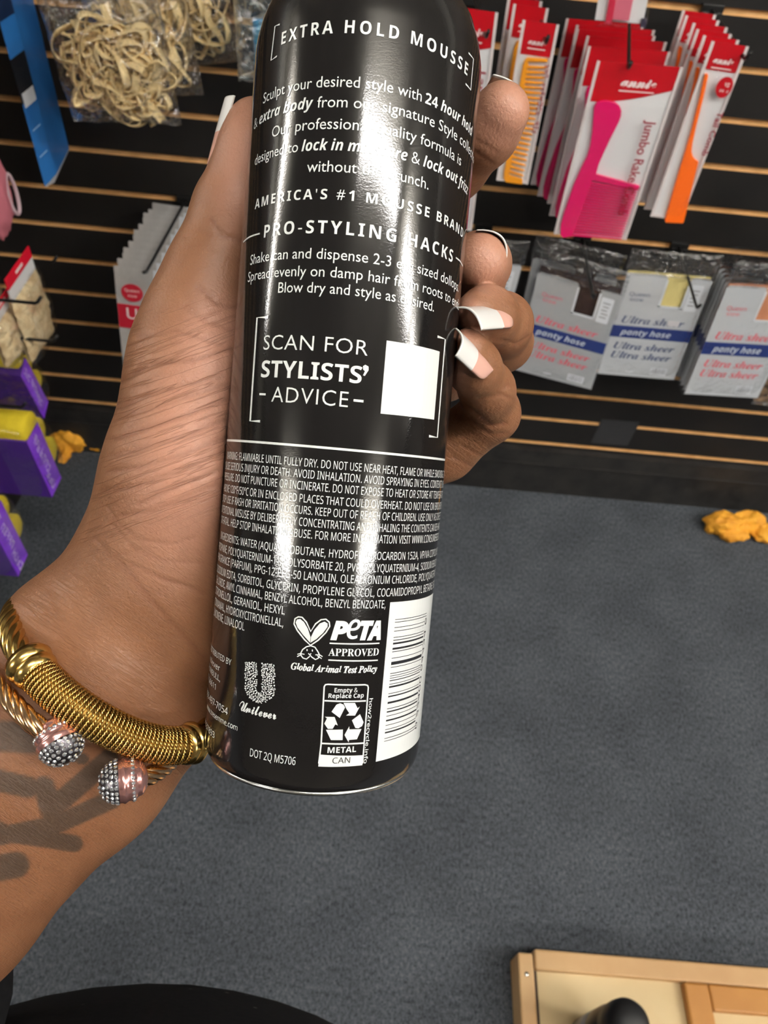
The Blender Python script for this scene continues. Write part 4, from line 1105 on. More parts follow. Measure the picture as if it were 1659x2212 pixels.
comb_pack(-0.17, (985, 14), (1076, 27), (945, 488), 'tail_comb_pack', 'large tail comb pack half hidden right behind the can', 'large tail combs', 0.165, 0.03, ORANGE, draw_big, 'Large Tail Comb', (0.72, 0.23, 0.15, 0.45), (0.2, 0.1, 0.04, 0.5))
hook((0.449, 0, 1.0722), (0.449, -0.205, 1.064), 'black wire hook through the orange tail comb packs')
hook((0.322, 0, 1.0722), tuple(aty(1358, 146, -0.20)), 'black wire hook through the pink rake comb packs')
hook((0.176, 0, 1.0722), tuple(aty(1179, 92, -0.185)), 'black wire hook through the amber comb packs')
hook((0.075, 0, 1.0722), tuple(aty(1050, 80, -0.185)), 'black wire hook through the large tail comb pack')

# ---- clear pack with a red insert hanging above the rake combs
P = yp(-0.16, (1318, -170), (1440, -160), (1281, 52)); t = thing('clear_pack', 'clear pack with a pink-red insert hanging above the rake combs', 'pack', P.pt(P.w/2, 0))
pbuild(slab(P, P.w*0.03, 0, P.w*0.95, P.h*0.96, -0.004, -0.002), 'white_tray', CARDW, t)
pbuild(slab(P, P.w*0.22, 0, P.w*0.34, P.h*0.98, -0.0015, 0.004), 'dark_red_strip', mat('crimson_plastic', srgb(200, 40, 70), 0.35, coat=0.4), t)
pbuild(slab(P, P.w*0.34, 0, P.w*0.66, P.h*0.93, -0.0015, 0.003), 'pink_insert', mat('rose_plastic', srgb(205, 105, 125), 0.35, coat=0.4), t)
pbuild(slab(P, P.w*0.90, P.h*0.9, P.w*1.0, P.h*0.99, -0.003, 0.002), 'dark_corner', mat('slate_plastic', srgb(60, 55, 75), 0.4), t)
pillow(P, 0, 0, P.w, P.h, 0.004, 0.008, CLEAR, t, 'plastic_sleeve', both=False, seed=4)

# ---- hosiery packs
GREY = mat('grey_card', srgb(168, 171, 175), 0.38, coat=0.35); GREYL = mat('pale_grey_card', srgb(196, 200, 205), 0.38, coat=0.35)
NAVY = mat('navy_print', srgb(30, 52, 120), 0.4, coat=0.3); CORAL = mat('coral_print', srgb(226, 92, 108), 0.5); INKB = mat('slate_blue_print', srgb(62, 76, 122), 0.5); PALE = mat('pale_letter', srgb(205, 212, 226), 0.4)
STICK = mat('white_sticker', srgb(222, 226, 232), 0.4); GTXT = mat('grey_print', srgb(140, 142, 150), 0.5)
def hose_pack(Y, tl, tr, bl, label, fabric, tmat, card, group, style='serifbi', chip=False, ftop=-0.003):
    P = yp(Y, tl, tr, bl); w, h = P.w, P.h; t = thing('hosiery_pack', label, 'hosiery pack', P.pt(w/2, -0.02), group=group)
    rr_ = 0.006
    def rnd_rect(a0, b0, a1, b1, r): 
        pts = []
        for cx, cy, s in ((a1-r, b0+r, -90), (a1-r, b1-r, 0), (a0+r, b1-r, 90), (a0+r, b0+r, 180)):
            pts += [(cx+r*math.cos(math.radians(s+q)), cy+r*math.sin(math.radians(s+q))) for q in (0, 30, 60, 90)]
        return pts
    # card with a notch at the top that shows the fabric
    n0, n1, nb = w*0.50, w*0.74, h*0.27
    card_poly = [(rr_, 0), (n0-0.008, 0), (n0-0.003, 0.003), (n0-0.002, 0.012), (n0, nb), (n1, nb), (n1+0.002, 0.012), (n1+0.003, 0.003), (n1+0.008, 0), (w-rr_, 0), (w-0.002, 0.002), (w, rr_), (w, h), (0, h), (0, rr_), (0.002, 0.002)]
    pbuild(MB().prism(card_poly, lambda x, y, z: P.pt(x, y, z), 0.001), 'card', card, t)
    mb = MB()
    mb.grid(lambda u, v: P.pt(0.003+(w-0.006)*u, ftop+(h-0.004-ftop)*v, -0.003+0.002*mnoise.noise(Vector((u*9, v*12, 3.3)))), 16, 20)
    slab(P, 0.003, ftop+0.003, w-0.003, h-0.003, -0.0065, -0.0045, mb)
    pbuild(mb, 'folded_hose', fabric, t, smooth=False)
    mb = MB()
    for a0, b0, a1, b1 in ((n0-0.004, 0.008, n0, nb+0.004), (n1, 0.008, n1+0.004, nb+0.004), (n0-0.004, nb, n1+0.004, nb+0.004)): slab(P, a0, b0, a1, b1, 0.0011, 0.0016, mb)
    pbuild(mb, 'window_rim', STICK, t)
    pbuild(MB().prism(rnd_rect(w*0.78, h*0.06, w*0.93, h*0.30, 0.003), lambda x, y, z: P.pt(x, y, 0.0012+z), 0.0004), 'price_sticker', STICK, t)
    mb = MB()
    for k_ in range(5): slab(P, w*(0.81+0.01*(k_ % 2)), h*(0.105+k_*0.034), w*(0.90-0.01*(k_ % 3)), h*(0.115+k_*0.034), 0.0017, 0.0019, mb)
    pbuild(mb, 'sticker_print', GTXT, t)
    pbuild(slab(P, 0, h*0.485, w, h*0.60, 0.0011, 0.0015), 'navy_band', NAVY, t)
    mb = MB()
    for yy in (0.455, 0.715, 0.81): ptext(mb, P, 'Ultra sheer', w*0.10, h*yy, h*0.066, style, w=w*0.76, d=0.0018)
    ptext(mb, P, 'Queen', w*0.10, h*0.20, h*0.035, 'sans', w=w*0.24, d=0.0016); ptext(mb, P, 'size', w*0.12, h*0.245, h*0.03, 'sans', w=w*0.16, d=0.0016)
    pbuild(mb, 'lettering', tmat, t, fix=False)
    mb = MB(); ptext(mb, P, 'panty hose', w*0.13, h*0.57, h*0.055, 'sansbi', w=w*0.62, d=0.002); pbuild(mb, 'band_lettering', PALE, t, fix=False)
    bm_ = MB(); slab(P, w*0.66, h*0.89, w*0.87, h*0.965, 0.0011, 0.0014, bm_); slab(P, w*0.35, h*0.945, w*0.45, h*0.955, 0.0011, 0.0014, bm_); pbuild(bm_, 'barcode_patch', STICK, t)
    mb = MB(); rg = random.Random(3); x = 0.675
    while x < 0.855:
        ww = rg.choice((0.004, 0.007, 0.010)); slab(P, w*x, h*0.895, w*(x+ww), h*0.95, 0.0015, 0.0017, mb); x += ww+rg.choice((0.009, 0.014))
    pbuild(mb, 'barcode', GTXT, t)
    if chip: pbuild(slab(P, w*0.66, h*0.40, w*0.80, h*0.45, 0.002, 0.0026), 'paper_patch', mat('paper_patch', srgb(215, 212, 215), 0.6), t)
    pillow(P, -0.004, -0.034, w+0.004, h+0.004, -0.002, 0.0064, CLEAR, t, 'plastic_bag', amp=0.0008, seed=w*90+tl[0])
    pillow(P, -0.003, -0.046, w+0.003, 0.004, 0.0, 0.006, film('bag_top_crinkle', gloss=0.07, rough=0.12, bump=(38, 0.8, 0.010), fres=0.35), t, 'crinkled_flap', amp=0.003, seed=w*50+tl[0])
    return t
SHEER = lambda n, c: mat(n, c, 0.75, spec=0.2, bump=(120, 0.6, 0.003))
DKB = SHEER('dark_brown_nylon', srgb(46, 30, 30)); CREAM = SHEER('cream_nylon', srgb(226, 210, 140)); TANN = SHEER('tan_nylon', srgb(200, 135, 100)); 
hose_pack(-0.13, (1163, 586), (1345, 638), (1113, 798), 'grey hosiery pack with dark brown window beside the ring finger, hanging crooked', DKB, CORAL, GREY, 'hosiery packs', ftop=-0.012)
hose_pack(-0.10, (1152, 556), (1335, 600), (1098, 790), 'grey hosiery pack with dark brown window, behind the crooked one', DKB, CORAL, GREY, 'hosiery packs')
hose_pack(-0.12, (1355, 588), (1541, 604), (1290, 806), 'pale grey hosiery pack with cream window and slate lettering', CREAM, INKB, GREYL, 'hosiery packs', chip=True)
d0 = hose_pack(-0.15, (1572, 616), (1752, 626), (1478, 850), 'pale grey hosiery pack with tan window at the right edge', TANN, CORAL, GREYL, 'hosiery packs')
sides = [SHEER('brown_nylon', srgb(86, 60, 48)), DKB, SHEER('grey_brown_nylon', srgb(70, 58, 54))]
for i in range(5):
    r = dup(d0, np.array(d0.location)+np.array([-0.001*i, 0.013*(i+1), 0.001*i]), (0, 0.006*(i % 2), 0), '%s hosiery pack counted back behind the tan window pack' % order(i+1), 'hosiery packs')
    for ch in list(r.children):
        if ch.name.startswith('crinkled_flap'): bpy.data.objects.remove(ch); continue
        if ch.name.startswith('folded_hose'):
            ch.data = ch.data.copy(); ch.data.materials[0] = sides[i % 3]
hose_pack(-0.11, (955, 560), (1128, 572), (915, 780), 'grey hosiery pack mostly hidden behind the middle finger', DKB, CORAL, GREYL, 'hosiery packs')
hook((0.352, 0, 0.6912), tuple(aty(1281, 642, -0.222)), 'black wire hook over the dark brown hosiery packs')
hook((0.540, 0, 0.6912), tuple(aty(1505, 664, -0.222)), 'black wire hook over the cream window hosiery pack')
hook((0.74, 0, 0.6912), (0.73, -0.17, 0.688), 'black wire hook over the tan window hosiery packs')
hook((0.16, 0, 0.6912), (0.16, -0.15, 0.688), 'black wire hook behind the middle fingertip')
# mottled net bag at the right edge
mt = mat('mottled_brown_net', srgb(60, 44, 34), 0.7, noise=(70, srgb(190, 150, 110)), bump=(120, 0.8, 0.004))
P = yp(-0.10, (1690, 760), (1800, 770), (1628, 866)); t = thing('net_pack', 'mottled brown net pack at the right edge below the hosiery', 'pack', P.pt(P.w/2, 0))
mb = MB(); mb.grid(lambda u, v: P.pt(P.w*u, P.h*v, 0.012*(1-(2*u-1)**2)*(1-(2*v-1)**2)+0.004*mnoise.noise(Vector((u*6, v*6, 0)))), 20, 20); mb.grid(lambda u, v: P.pt(P.w*u, P.h*v, -0.006), 4, 4)
pbuild(mb, 'net', mt, t, smooth=True); pillow(P, -0.004, -0.004, P.w+0.004, P.h+0.006, 0.004, 0.014, CRINK, t, seed=9)

# ---- grey bags with a red band on the left
g = 'clear bags with red band'
Yg = -0.262
P = yp(Yg, (245, 575), (405, 596), (262, 748)); w, h = P.w, P.h
GB = mat('grey_translucent_bag', srgb(196, 193, 190), 0.35, coat=0.3, bump=(40, 0.5, 0.006), noise=(14, srgb(172, 170, 168)))
t = thing('bag_pack', 'front grey bag of its hook, with red band and round red badge', 'bag', P.pt(w/2, 0), group=g)
mb = MB(); mb.grid(lambda u, v: P.pt(w*u, h*v*1.3, 0.0012*mnoise.noise(Vector((u*5, v*6, 2)))), 14, 16); mb.grid(lambda u, v: P.pt(w*u, h*v*1.3, -0.003), 2, 2); pbuild(mb, 'bag', GB, t, smooth=True)
RB = mat('red_band_print', srgb(196, 34, 56), 0.4, coat=0.3)
bt, bb = P.px(300, 660, Yg)[1], P.px(300, 710, Yg)[1]
pbuild(slab(P, 0.001, bt, w-0.001, bb, 0.0012, 0.0016), 'red_band', RB, t)
a, b = P.px(286, 632, Yg); pts = [(a+0.0185*math.cos(q), b+0.0175*math.sin(q)) for q in np.linspace(0, 6.283, 30, endpoint=False)]
pbuild(MB().prism(pts, lambda x, y, z: P.pt(x, y, 0.0013+z), 0.0005), 'round_badge', RB, t)
mb = MB(); u_ = P.px(275, 686, Yg); ptext(mb, P, 'Ultra', u_[0], u_[1], 0.022, d=0.0019, weight=0.01, w=0.072)
ptext(mb, P, 'Queen', a-0.013, b-0.002, 0.006, d=0.0021, w=0.026); ptext(mb, P, 'size', a-0.008, b+0.008, 0.005, d=0.0021, w=0.016)
pbuild(mb, 'white_lettering', WT, t, fix=False)
a, b = P.px(355, 600, Yg); pbuild(slab(P, a-0.018, b-0.012, a+0.018, b+0.016, 0.0013, 0.0017), 'price_sticker', STICK, t)
for i in range(11):
    dup(t, np.array(t.location)+np.array([0.003*math.sin(i*2.1), 0.021*(i+1), 0.002*math.cos(i*1.7)]), (0.0, 0.02*math.sin(i*1.3), 0), '%s grey bag counted back from the red-banded front bag' % order(i+1), g)
hook((-0.412, 0, 0.6912), tuple(aty(316, 588, -0.275)), 'black wire hook through the grey bags', up=0.006)

# ---- bags of beige rubber bands
BAND = mat('beige_rubber', srgb(240, 218, 168), 0.55, spec=0.3, noise=(30, srgb(228, 202, 150)))
rg = random.Random(11)
def band_mesh(k):
    """one flat elastic loop, bent and twisted"""
    r = random.Random(k); L_ = r.uniform(0.027, 0.038); wd = 0.0056; th = 0.0008; n = 56
    ph = [r.uniform(0, 6.28) for _ in range(6)]
    pts = []
    for i in range(n):
        a = 2*math.pi*i/n
        q = Vector((L_*math.cos(a), L_*r_y[k % 4]*math.sin(a), 0.004*math.sin(2*a+ph[0])+0.003*math.sin(3*a+ph[1])))
        q.x += 0.005*math.sin(2*a+ph[2]); q.y += 0.005*math.sin(2*a+ph[3])+0.001*math.sin(4*a+ph[4])
        pts.append(q)
    mb = MB(); vs = []
    for i in range(n):
        t = (pts[(i+1) % n]-pts[i-1]).normalized(); a = 2*math.pi*i/n
        up = Vector((0.35*math.sin(a+ph[5]), 0.35*math.cos(a+ph[5]), 1)).normalized(); up = (up-t*up.dot(t)).normalized(); nn = t.cross(up)
        for su, sn in ((1, 1), (1, -1), (-1, -1), (-1, 1)): vs.append(pts[i]+up*wd*su+nn*th*sn)
    fs = []
    for i in range(n):
        j = (i+1) % n
        for q in range(4): fs.append((i*4+q, i*4+(q+1) % 4, j*4+(q+1) % 4, j*4+q))
    mb.add(vs, fs); return mb
r_y = (0.22, 0.45, 0.65, 0.33)
protos = []
for k in range(10):
    o = band_mesh(k).build('rubber_band', BAND, smooth=True); 
    b_ = o.modifiers.new('bevel', 'BEVEL'); b_.width = 0.0003; b_.segments = 1; b_.limit_method = 'ANGLE'
    protos.append(o)
def band_bag(Y, cx, cz, w, h, n, label, rot, which, seed, fill):
    P = Panel((cx-w/2, Y, cz+h*0.62), (cx+w/2, Y, cz+h*0.62), (cx-w/2, Y, cz-h*0.38), (0, -1, 0))
    root = thing('rubber_band_bag', label, 'bag', P.pt(w/2, 0), (0, rot, 0), group='bags of rubber bands')
    pillow(P, 0, 0, w, h, 0.0, 0.034, film('band_bag_film', tint=(0.97, 0.97, 0.96, 1), gloss=0.09, rough=0.10, bump=(55, 1.0, 0.012), fres=0.45), root, nu=26, nv=34, amp=0.003, seed=seed)
    R = Matrix.Rotation(rot, 4, 'Y')
    for i in range(n):
        pr = protos[i % 10]
        o = pr if which == 0 and i < 10 else pr.copy()
        if o is not pr: COL.objects.link(o)
        while True:
            x, z, y = rg.uniform(-1, 1), rg.uniform(-1, 1), rg.uniform(-1, 1)
            if abs(x)**2.6+abs(z)**2.6 < 1: break
        v = Vector((cx+x*(w/2-0.026), Y+y*0.013, cz-h*0.38+0.028+(z+1)/2*fill))-root.location
        o.location = root.location+(R @ v)
        o.rotation_euler = (math.pi/2+rg.uniform(-0.5, 0.5), rg.uniform(0, 6.28), rg.uniform(-0.5, 0.5))
        tag(o, 'beige rubber band tangled inside the %s clear bag' % ('front', 'middle', 'rear')[which], 'rubber band', ('bands in the front bag', 'bands in the middle bag', 'bands in the rear bag')[which])
    return root
band_bag(-0.21, -0.437, 0.995, 0.165, 0.24, 110, 'front clear bag of beige rubber bands at the top left', -0.06, 0, 1, 0.085)
band_bag(-0.115, -0.425, 0.995, 0.155, 0.22, 50, 'middle clear bag of rubber bands, behind the front bag', -0.10, 1, 5, 0.115)
band_bag(-0.045, -0.385, 1.02, 0.150, 0.22, 40, 'rear clear bag of rubber bands, nearest the wall', -0.16, 2, 8, 0.12)

# ---- bag of turquoise plastic behind the can
P = yp(-0.12, (500, -60), (660, -50), (515, 163)); t = thing('turquoise_bag', 'clear bag of turquoise plastic left of the can top', 'bag', P.pt(P.w/2, 0))
TQ = mat('turquoise_plastic', srgb(60, 165, 195), 0.3, coat=0.4, noise=(30, srgb(40, 130, 185)))
mb = MB()
mb.grid(lambda u, v: P.pt(P.w*(0.25+0.7*u), P.h*(0.42+0.55*v), 0.012*(max(0, 1-(2*u-1)**2)*max(0, 1-(2*v-1)**2))**0.5+0.006*mnoise.noise(Vector((u*6, v*7, 0)))+0.003*mnoise.noise(Vector((u*15, v*17, 2)))), 26, 26)
mb.grid(lambda u, v: P.pt(P.w*(0.25+0.7*u), P.h*(0.42+0.55*v), -0.004), 3, 3)
pbuild(mb, 'turquoise_contents', TQ, t, smooth=True)
pillow(P, 0, 0, P.w, P.h*1.06, 0.002, 0.016, film('milky_bag', tint=(0.86, 0.93, 0.93, 1), gloss=0.2, rough=0.2, bump=(60, 1.0, 0.01)), t, seed=3, amp=0.004)

# ---- tall blue box at the top left corner
z0 = 0.787
A_ = atz(97, 405, z0); B_ = atz(122, 378, z0); C_ = atz(150, 322, z0)
BL1 = mat('blue_board', srgb(46, 122, 200), 0.45, coat=0.2, noise=(12, srgb(36, 105, 180))); BLK = mat('black_board', srgb(22, 26, 34), 0.4, coat=0.3)
t = thing('blue_box', 'tall slim blue box with a black panel hanging in the top left corner', 'box', (A_+C_)/2+np.array([0, 0, 0.30]))
base = [A_, B_, C_, A_+C_-B_]; H_ = 0.30
mb = MB(); mb.add([p for p in base]+[p+np.array([0, 0, H_]) for p in base], [(0,3,2,1),(4,5,6,7),(0,1,5,4),(1,2,6,5),(2,3,7,6),(3,0,4,7)]); pbuild(mb, 'carton', BL1, t, bevel=0.0015)
fr = B_-A_; nfr = np.cross(fr, [0, 0, 1.0]); nfr /= np.linalg.norm(nfr)
if nfr@(CAM-A_) < 0: nfr = -nfr
Pb = Panel(A_+np.array([0, 0, H_]), B_+np.array([0, 0, H_]), A_, nfr)
def vz(px, py): return Pb.inv(A_+ray(px, py)*0+np.array([0, 0, 0]))[1]
pbuild(slab(Pb, 0, H_-0.185, Pb.w, H_-0.125, 0.0002, 0.0006), 'black_panel', BLK, t)
pbuild(slab(Pb, 0, 0, Pb.w, H_-0.232, 0.0002, 0.0006), 'dark_top_panel', mat('navy_board', srgb(20, 40, 75), 0.4), t)
pbuild(slab(Pb, Pb.w*0.12, H_-0.138, Pb.w*0.95, H_-0.118, 0.0007, 0.0010), 'white_label', STICK, t)
mb = MB()
for q in (0.045, 0.085): slab(Pb, Pb.w*0.2, H_-q, Pb.w*0.8, H_-q+0.002, 0.0002, 0.0005, mb)
pbuild(mb, 'fine_print', mat('pale_blue_print', srgb(150, 190, 230), 0.5), t)
mb = MB(); c_ = [p+np.array([0, 0, -0.0002]) for p in base]; tipz = 0.012
mb.add([p for p in c_]+[(c_[0]*0.7+c_[2]*0.3)+np.array([0, 0, -tipz])], [(0,1,2,3),(0,4,1),(1,4,2),(2,4,3),(3,4,0)]); pbuild(mb, 'white_tip', CARDW, t)

# ---- pink cloth pack at the left edge
P = Panel(atx(-60, 330, -0.60), atx(28, 330, -0.60), atx(-40, 500, -0.60), (1, 0, 0)); c = atx(-22, 410, -0.60)
t = thing('pink_cloth_pack', 'pink cloth pack with a pale ring at the left edge', 'pack', c)
mb = MB()
def blobf(c, rx, ry, rz, sd, amp=0.25, f=3.0):
    def fn(u, v):
        th, ph = u*2*math.pi, v*math.pi; d = Vector((math.sin(ph)*math.cos(th), math.sin(ph)*math.sin(th), math.cos(ph)))
        k = 1+amp*mnoise.fractal(d*f+Vector((sd, sd*2, 0)), 1.0, 2.0, 4)
        return (c[0]+rx*d.x*k, c[1]+ry*d.y*k, c[2]+rz*d.z*k)
    return fn
mb.grid(blobf(c, 0.02, 0.045, 0.07, 3, 0.12), 40, 26); pbuild(mb, 'cloth', mat('dusty_pink_cloth', srgb(196, 110, 124), 0.8, bump=(80, 0.5, 0.004)), t, smooth=True)
q = atx(27, 420, -0.585)
mb = MB(); mb.tube([q+np.array([0.0, 0.013*math.cos(a), 0.030*math.sin(a)]) for a in np.linspace(0, 6.283, 30, endpoint=False)], 0.003, n=8, closed=True); pbuild(mb, 'pale_ring', mat('dusky_plastic', srgb(190, 165, 172), 0.4), t, smooth=True)

# ---- lace packs with red-and-white headers, on hooks from the left rack
LACE = mat('cream_lace', srgb(226, 206, 164), 0.8, noise=(60, srgb(205, 176, 132)), bump=(150, 1.0, 0.005)); RH = mat('red_header', srgb(226, 24, 52), 0.35, coat=0.4)
def lace_pack(X, ytop0, ytop1, ztop, h, label, seed):
    P = Panel((X, ytop0, ztop), (X, ytop1, ztop+0.004), (X, ytop0-0.004, ztop-h), (1, 0, 0)); w = P.w
    t = thing('lace_pack', label, 'lace pack', P.pt(w/2, 0), group='lace packs on the left rack')
    pbuild(slab(P, 0, 0, w, h*0.12, -0.001, 0.0015), 'red_header', RH, t, bevel=0.0004)
    pbuild(slab(P, 0, h*0.12, w, h*0.26, -0.001, 0.001), 'white_header', CARDW, t)
    mb = MB(); slab(P, w*0.35, h*0.045, w*0.62, h*0.075, 0.0016, 0.002, mb); pbuild(mb, 'header_print', WT, t)
    mb = MB(); mb.grid(lambda u, v: P.pt(w*(-0.02+1.04*u), h*(0.26+0.74*v), 0.014*(max(0, 1-(2*u-1)**2)*max(0, 1-(2*v-1)**4))**0.5+0.005*mnoise.fractal(Vector((u*4+seed, v*5, 0)), 1, 2, 3)), 26, 26)
    mb.grid(lambda u, v: P.pt(w*u, h*(0.26+0.74*v), -0.006), 3, 3)
    pbuild(mb, 'folded_lace', LACE, t, smooth=True)
    pillow(P, -0.002, h*0.22, w+0.003, h*1.03, 0.003, 0.017, CLEAR, t, seed=seed)
    return t
y0, y1 = atx(18, 600, -0.6)[1], atx(58, 531, -0.6)[1]; zt = atx(40, 565, -0.6)[2]
lace_pack(-0.60, y0-0.012, y1+0.004, zt, 0.155, 'cream lace pack with red header, right of its hook beside the wall', 1)
lace_pack(-0.675, y0-0.012, y1+0.004, zt, 0.155, 'cream lace pack with red header, behind the foremost on its hook', 4)
y2 = atx(24, 615, -0.62)[1]; z2 = atx(24, 615, -0.62)[2]
lace_pack(-0.62, y2-0.085, y2, z2, 0.100, 'cream lace pack with red header, lower and nearer the viewer', 7)

# ---- purple packs of yellow foam rollers
PUR = mat('purple_board', srgb(128, 48, 222), 0.35, coat=0.5, noise=(22, srgb(152, 84, 236))); PURD = mat('deep_purple_board', srgb(84, 44, 150), 0.45, coat=0.3)
YEL = mat('yellow_foam', srgb(222, 198, 42), 0.85, noise=(50, srgb(206, 180, 30)), bump=(220, 0.6, 0.003)); PWT = mat('lilac_letter', srgb(220, 200, 245), 0.4)
def roller_pack(X, pa, pb, pc, pd, label, seed, dx=0.085, lift=0.20):
    A = atx(*pb, X); Bp = atx(*pa, X); Cp = atx(*pc, X)     # front top, back top, front bottom
    P = Panel(A, Bp, Cp, (1, 0, 0)); w, h = P.w, P.h
    t = thing('foam_roller_pack', label, 'roller pack', P.pt(w/2, 0), group='roller packs on the left rack')
    mb = MB(); mb.prism([(0, 0), (w, 0), (w, h), (0, h)], lambda x, y, z: P.pt(x, y, -dx+z), dx); mb.m[1] = 0
    o = pbuild(mb, 'sleeve', [PUR, PURD], t, bevel=0.0008)
    for p in o.data.polygons: p.material_index = 0 if abs(p.normal.x) > 0.7 else 1
    mb = MB()
    for k_, (a, f, l) in enumerate(((0.30, 0.06, 0.20), (0.34, 0.32, 0.30), (0.22, 0.66, 0.26))): marks(mb, P, w*a, h*f, h*l, w*0.30, True, 0.0006, 7+k_+seed)
    pbuild(mb, 'lettering', PWT, t, fix=False)
    r = w*0.55
    for nm, (a, b) in (('roller', (w*0.62, -r*lift)), ('roller', (w*1.10, h*0.55)), ('roller', (w*0.5, -r*1.2)) if False else ('roller', (w*0.9, h*0.15))):
        mb = MB(); o_ = P.pt(a, b, -dx*1.02)
        mb.lathe([(r*0.82, 0), (r, 0.004), (r, dx*0.97), (r*0.82, dx*1.0)], o_, (1, 0, 0), (0, 1, 0), 40); pbuild(mb, nm, YEL, t, smooth=True, bevel=0)
    pillow(P, -0.008, -0.03, w*1.7, h+0.008, -dx/2, dx/2+0.012, CLEAR, t, seed=seed, amp=0.004)
    return t
roller_pack(-0.60, (82, 912), (58.6, 956), (113, 1075), None, 'purple pack of yellow foam rollers, middle one of the left rack', 2, 0.10)
roller_pack(-0.645, (55, 772), (45, 812), (96, 905), None, 'purple pack of yellow foam rollers, topmost on the left rack', 5, 0.10, 0.9)
roller_pack(-0.56, (2, 1080), (-22, 1130), (40, 1246), None, 'purple pack of yellow foam rollers, lowest and nearest the viewer', 8, 0.10)
for (px, py, X, lb) in ((76, 655, -0.535, 'black wire hook in front of the lace packs'), (112, 566, -0.60, 'black wire hook beside the wall through the lace packs'), (112, 737, -0.555, 'black wire hook above the topmost roller pack'), (45, 880, -0.60, 'black wire hook above the middle roller pack')):
    q = atx(px, py, X); hook((LX, q[1], q[2]), tuple(q), lb)

# ---- blobs of hardened yellow foam along the skirting
FOAM = mat('expanding_foam', srgb(245, 176, 50), 0.7, noise=(30, srgb(225, 150, 40)), bump=(90, 0.7, 0.006))
FOAMY = mat('yellow_foam_skin', srgb(224, 190, 70), 0.6, bump=(60, 0.6, 0.006))
def blob(name, lab, parts, m, sd):
    mb = MB()
    for i, (c, rx, ry, rz) in enumerate(parts): mb.grid(blobf(c, rx, ry, rz, sd+i*3.1, 0.26, 1.8), 40, 26)
    o = mb.build(name, m, smooth=True); rm = o.modifiers.new('remesh', 'REMESH'); rm.mode = 'VOXEL'; rm.voxel_size = 0.0028
    rm.use_smooth_shade = True
    return tag(o, lab, 'foam blob', 'foam blobs on the floor')
x, y, z = atz(152, 955, 0.02)
blob('foam_blob', 'orange foam blob on the floor beside the purple packs', [((x, y, 0.032), 0.046, 0.034, 0.038), ((x+0.06, y+0.004, 0.014), 0.036, 0.015, 0.014), ((x-0.002, y-0.040, 0.012), 0.015, 0.028, 0.012)], FOAM, 1)
x, y, z = atz(1590, 1140, 0.02)
blob('foam_blob', 'yellow foam blob on the floor at the right edge', [((x-0.035, y+0.004, 0.026), 0.045, 0.032, 0.030), ((x+0.035, y+0.02, 0.024), 0.045, 0.028, 0.030), ((x+0.07, y-0.005, 0.016), 0.03, 0.03, 0.018), ((x-0.01, y-0.02, 0.016), 0.04, 0.022, 0.018)], FOAM, 4)

# ---- grey tape patch over the lower grooves, and a scuffed joint
Pq = yp(-0.0004, (1300, 905), (1382, 912), (1276, 956)); o = slab(Pq, 0, 0, Pq.w, Pq.h, 0, 0.0006).build('tape_patch', mat('grey_tape', srgb(52, 52, 54), 0.5, bump=(60, 0.4, 0.003)))
tag(o, 'dark grey tape patch across the lower wall grooves', 'tape')

# ---- shallow wooden tray on the floor, lower right, and the bottle standing in it
WL_ = mat('pale_plywood', srgb(214, 192, 150), 0.6, noise=(6, srgb(204, 178, 132))); WR = mat('light_pine', srgb(206, 168, 120), 0.5, noise=(8, srgb(192, 150, 102))); WD = mat('honey_wood', srgb(196, 138, 66), 0.45, noise=(9, srgb(180, 122, 56))); GAPM = mat('dark_gap', srgb(60, 44, 32), 0.8)
ht = 0.062
c0 = atz(1118, 2050, ht); c1 = atz(1125, 2212, ht); x0, y0_ = c0[0], c0[1]
t = thing('wooden_tray', 'shallow pale wooden tray with a honey coloured divider on the carpet', 'tray', (x0+0.3, y0_-0.2, 0))
TW, TD = 0.66, 0.42
def tb(name, m, a0, b0, a1, b1, za, zb, bev=0.003):
    mb = MB(); mb.box((x0+(a0+a1)/2, y0_-(b0+b1)/2, (za+zb)/2), (abs(a1-a0), abs(b1-b0), zb-za)); return pbuild(mb, name, m, t, bevel=bev)
tb('bottom_board', WL_, 0.014, 0.014, TW-0.01, TD-0.01, 0.0, ht-0.012, 0.0005)
tb('side_rim', WR, 0, 0.004, 0.024, TD, 0.0, ht); tb('side_gap', GAPM, 0.0245, 0.012, 0.030, TD-0.01, 0.0, ht-0.0105, 0)
xr = atz(1150, 2042, ht)[0]
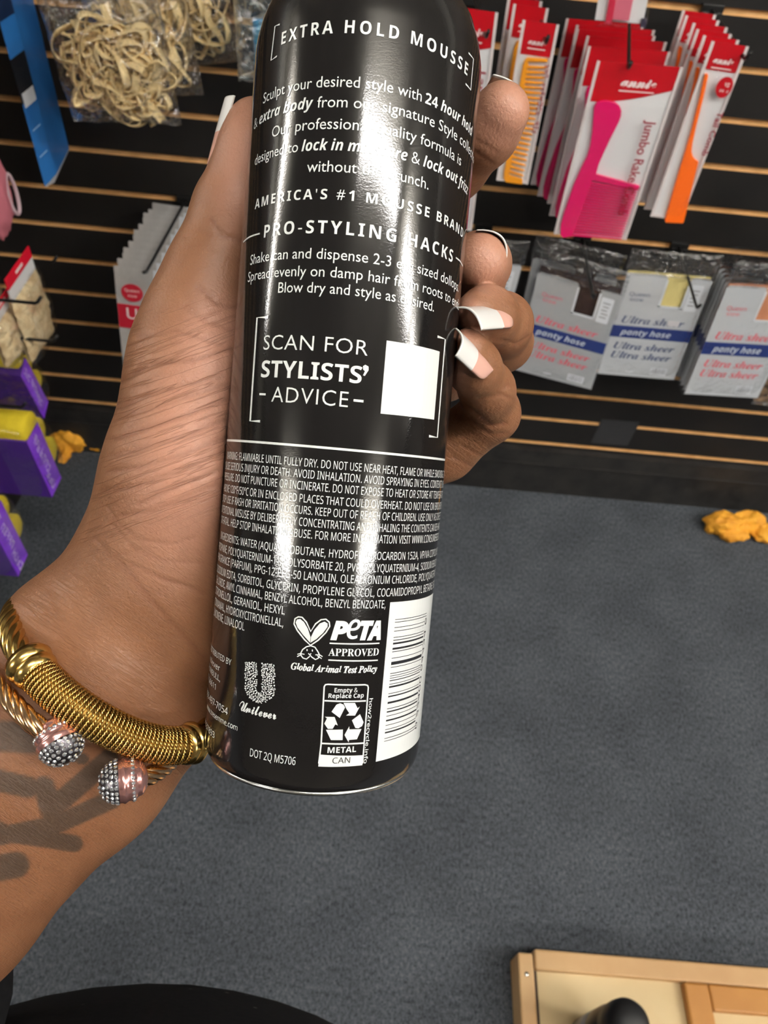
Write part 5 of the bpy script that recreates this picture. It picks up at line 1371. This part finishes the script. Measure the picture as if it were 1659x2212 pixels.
tb('back_rim', WR, 0.026, -0.002, TW, 0.026, 0.0, ht+0.002); tb('front_rim', WR, 0.0, TD, TW, TD-0.024, 0.0, ht); tb('side_rim', WR, TW-0.024, 0.026, TW, TD, 0, ht)
dv = atz(1478, 2110, ht)[0]-x0
tb('divider', WD, dv-0.004, 0.027, dv+0.034, TD-0.025, ht-0.013, ht+0.004); tb('inner_rim', WD, dv+0.0345, 0.027, TW-0.025, 0.062, ht-0.013, ht+0.004)
mb = MB(); q = atz(1144, 2105, ht); mb.lathe([(0.0035, 0), (0.0035, 0.0008), (0.002, 0.0015)], (x0+0.012, q[1], ht-0.0002), (0, 0, 1), (1, 0, 0), 16); pbuild(mb, 'nail_head', mat('bare_tinplate', (0.75, 0.75, 0.72, 1), 0.25, metal=1), t, smooth=True)
zc = 0.255; cc_ = atz(1366, 2205, zc)
t = thing('black_bottle', 'black bottle with a rounded cap standing in the wooden tray', 'bottle', (cc_[0], cc_[1], ht-0.012))
mb = MB(); mb.lathe([(0.028, 0), (0.030, 0.003), (0.030, 0.125), (0.024, 0.14), (0.022, 0.15)], (cc_[0], cc_[1], ht-0.012), (0, 0, 1), (1, 0, 0), 64); pbuild(mb, 'bottle_body', mat('black_bottle_plastic', (0.015, 0.015, 0.016, 1), 0.3), t, smooth=True)
mb = MB(); mb.lathe([(0.0302, 0.03), (0.0304, 0.03), (0.0304, 0.09), (0.0302, 0.09)], (cc_[0], cc_[1], ht-0.012), (0, 0, 1), (1, 0, 0), 64); pbuild(mb, 'label_band', mat('grey_label', srgb(150, 150, 152), 0.5), t, smooth=True)
mb = MB(); hc = zc-(ht-0.012); mb.lathe([(0.024, 0.145), (0.0285, 0.146), (0.029, hc-0.035), (0.028, hc-0.018), (0.024, hc-0.006), (0.016, hc), (0.006, hc+0.002)], (cc_[0], cc_[1], ht-0.012), (0, 0, 1), (1, 0, 0), 64); pbuild(mb, 'bottle_cap', mat('black_cap_matte', (0.012, 0.012, 0.013, 1), 0.5), t, smooth=True)
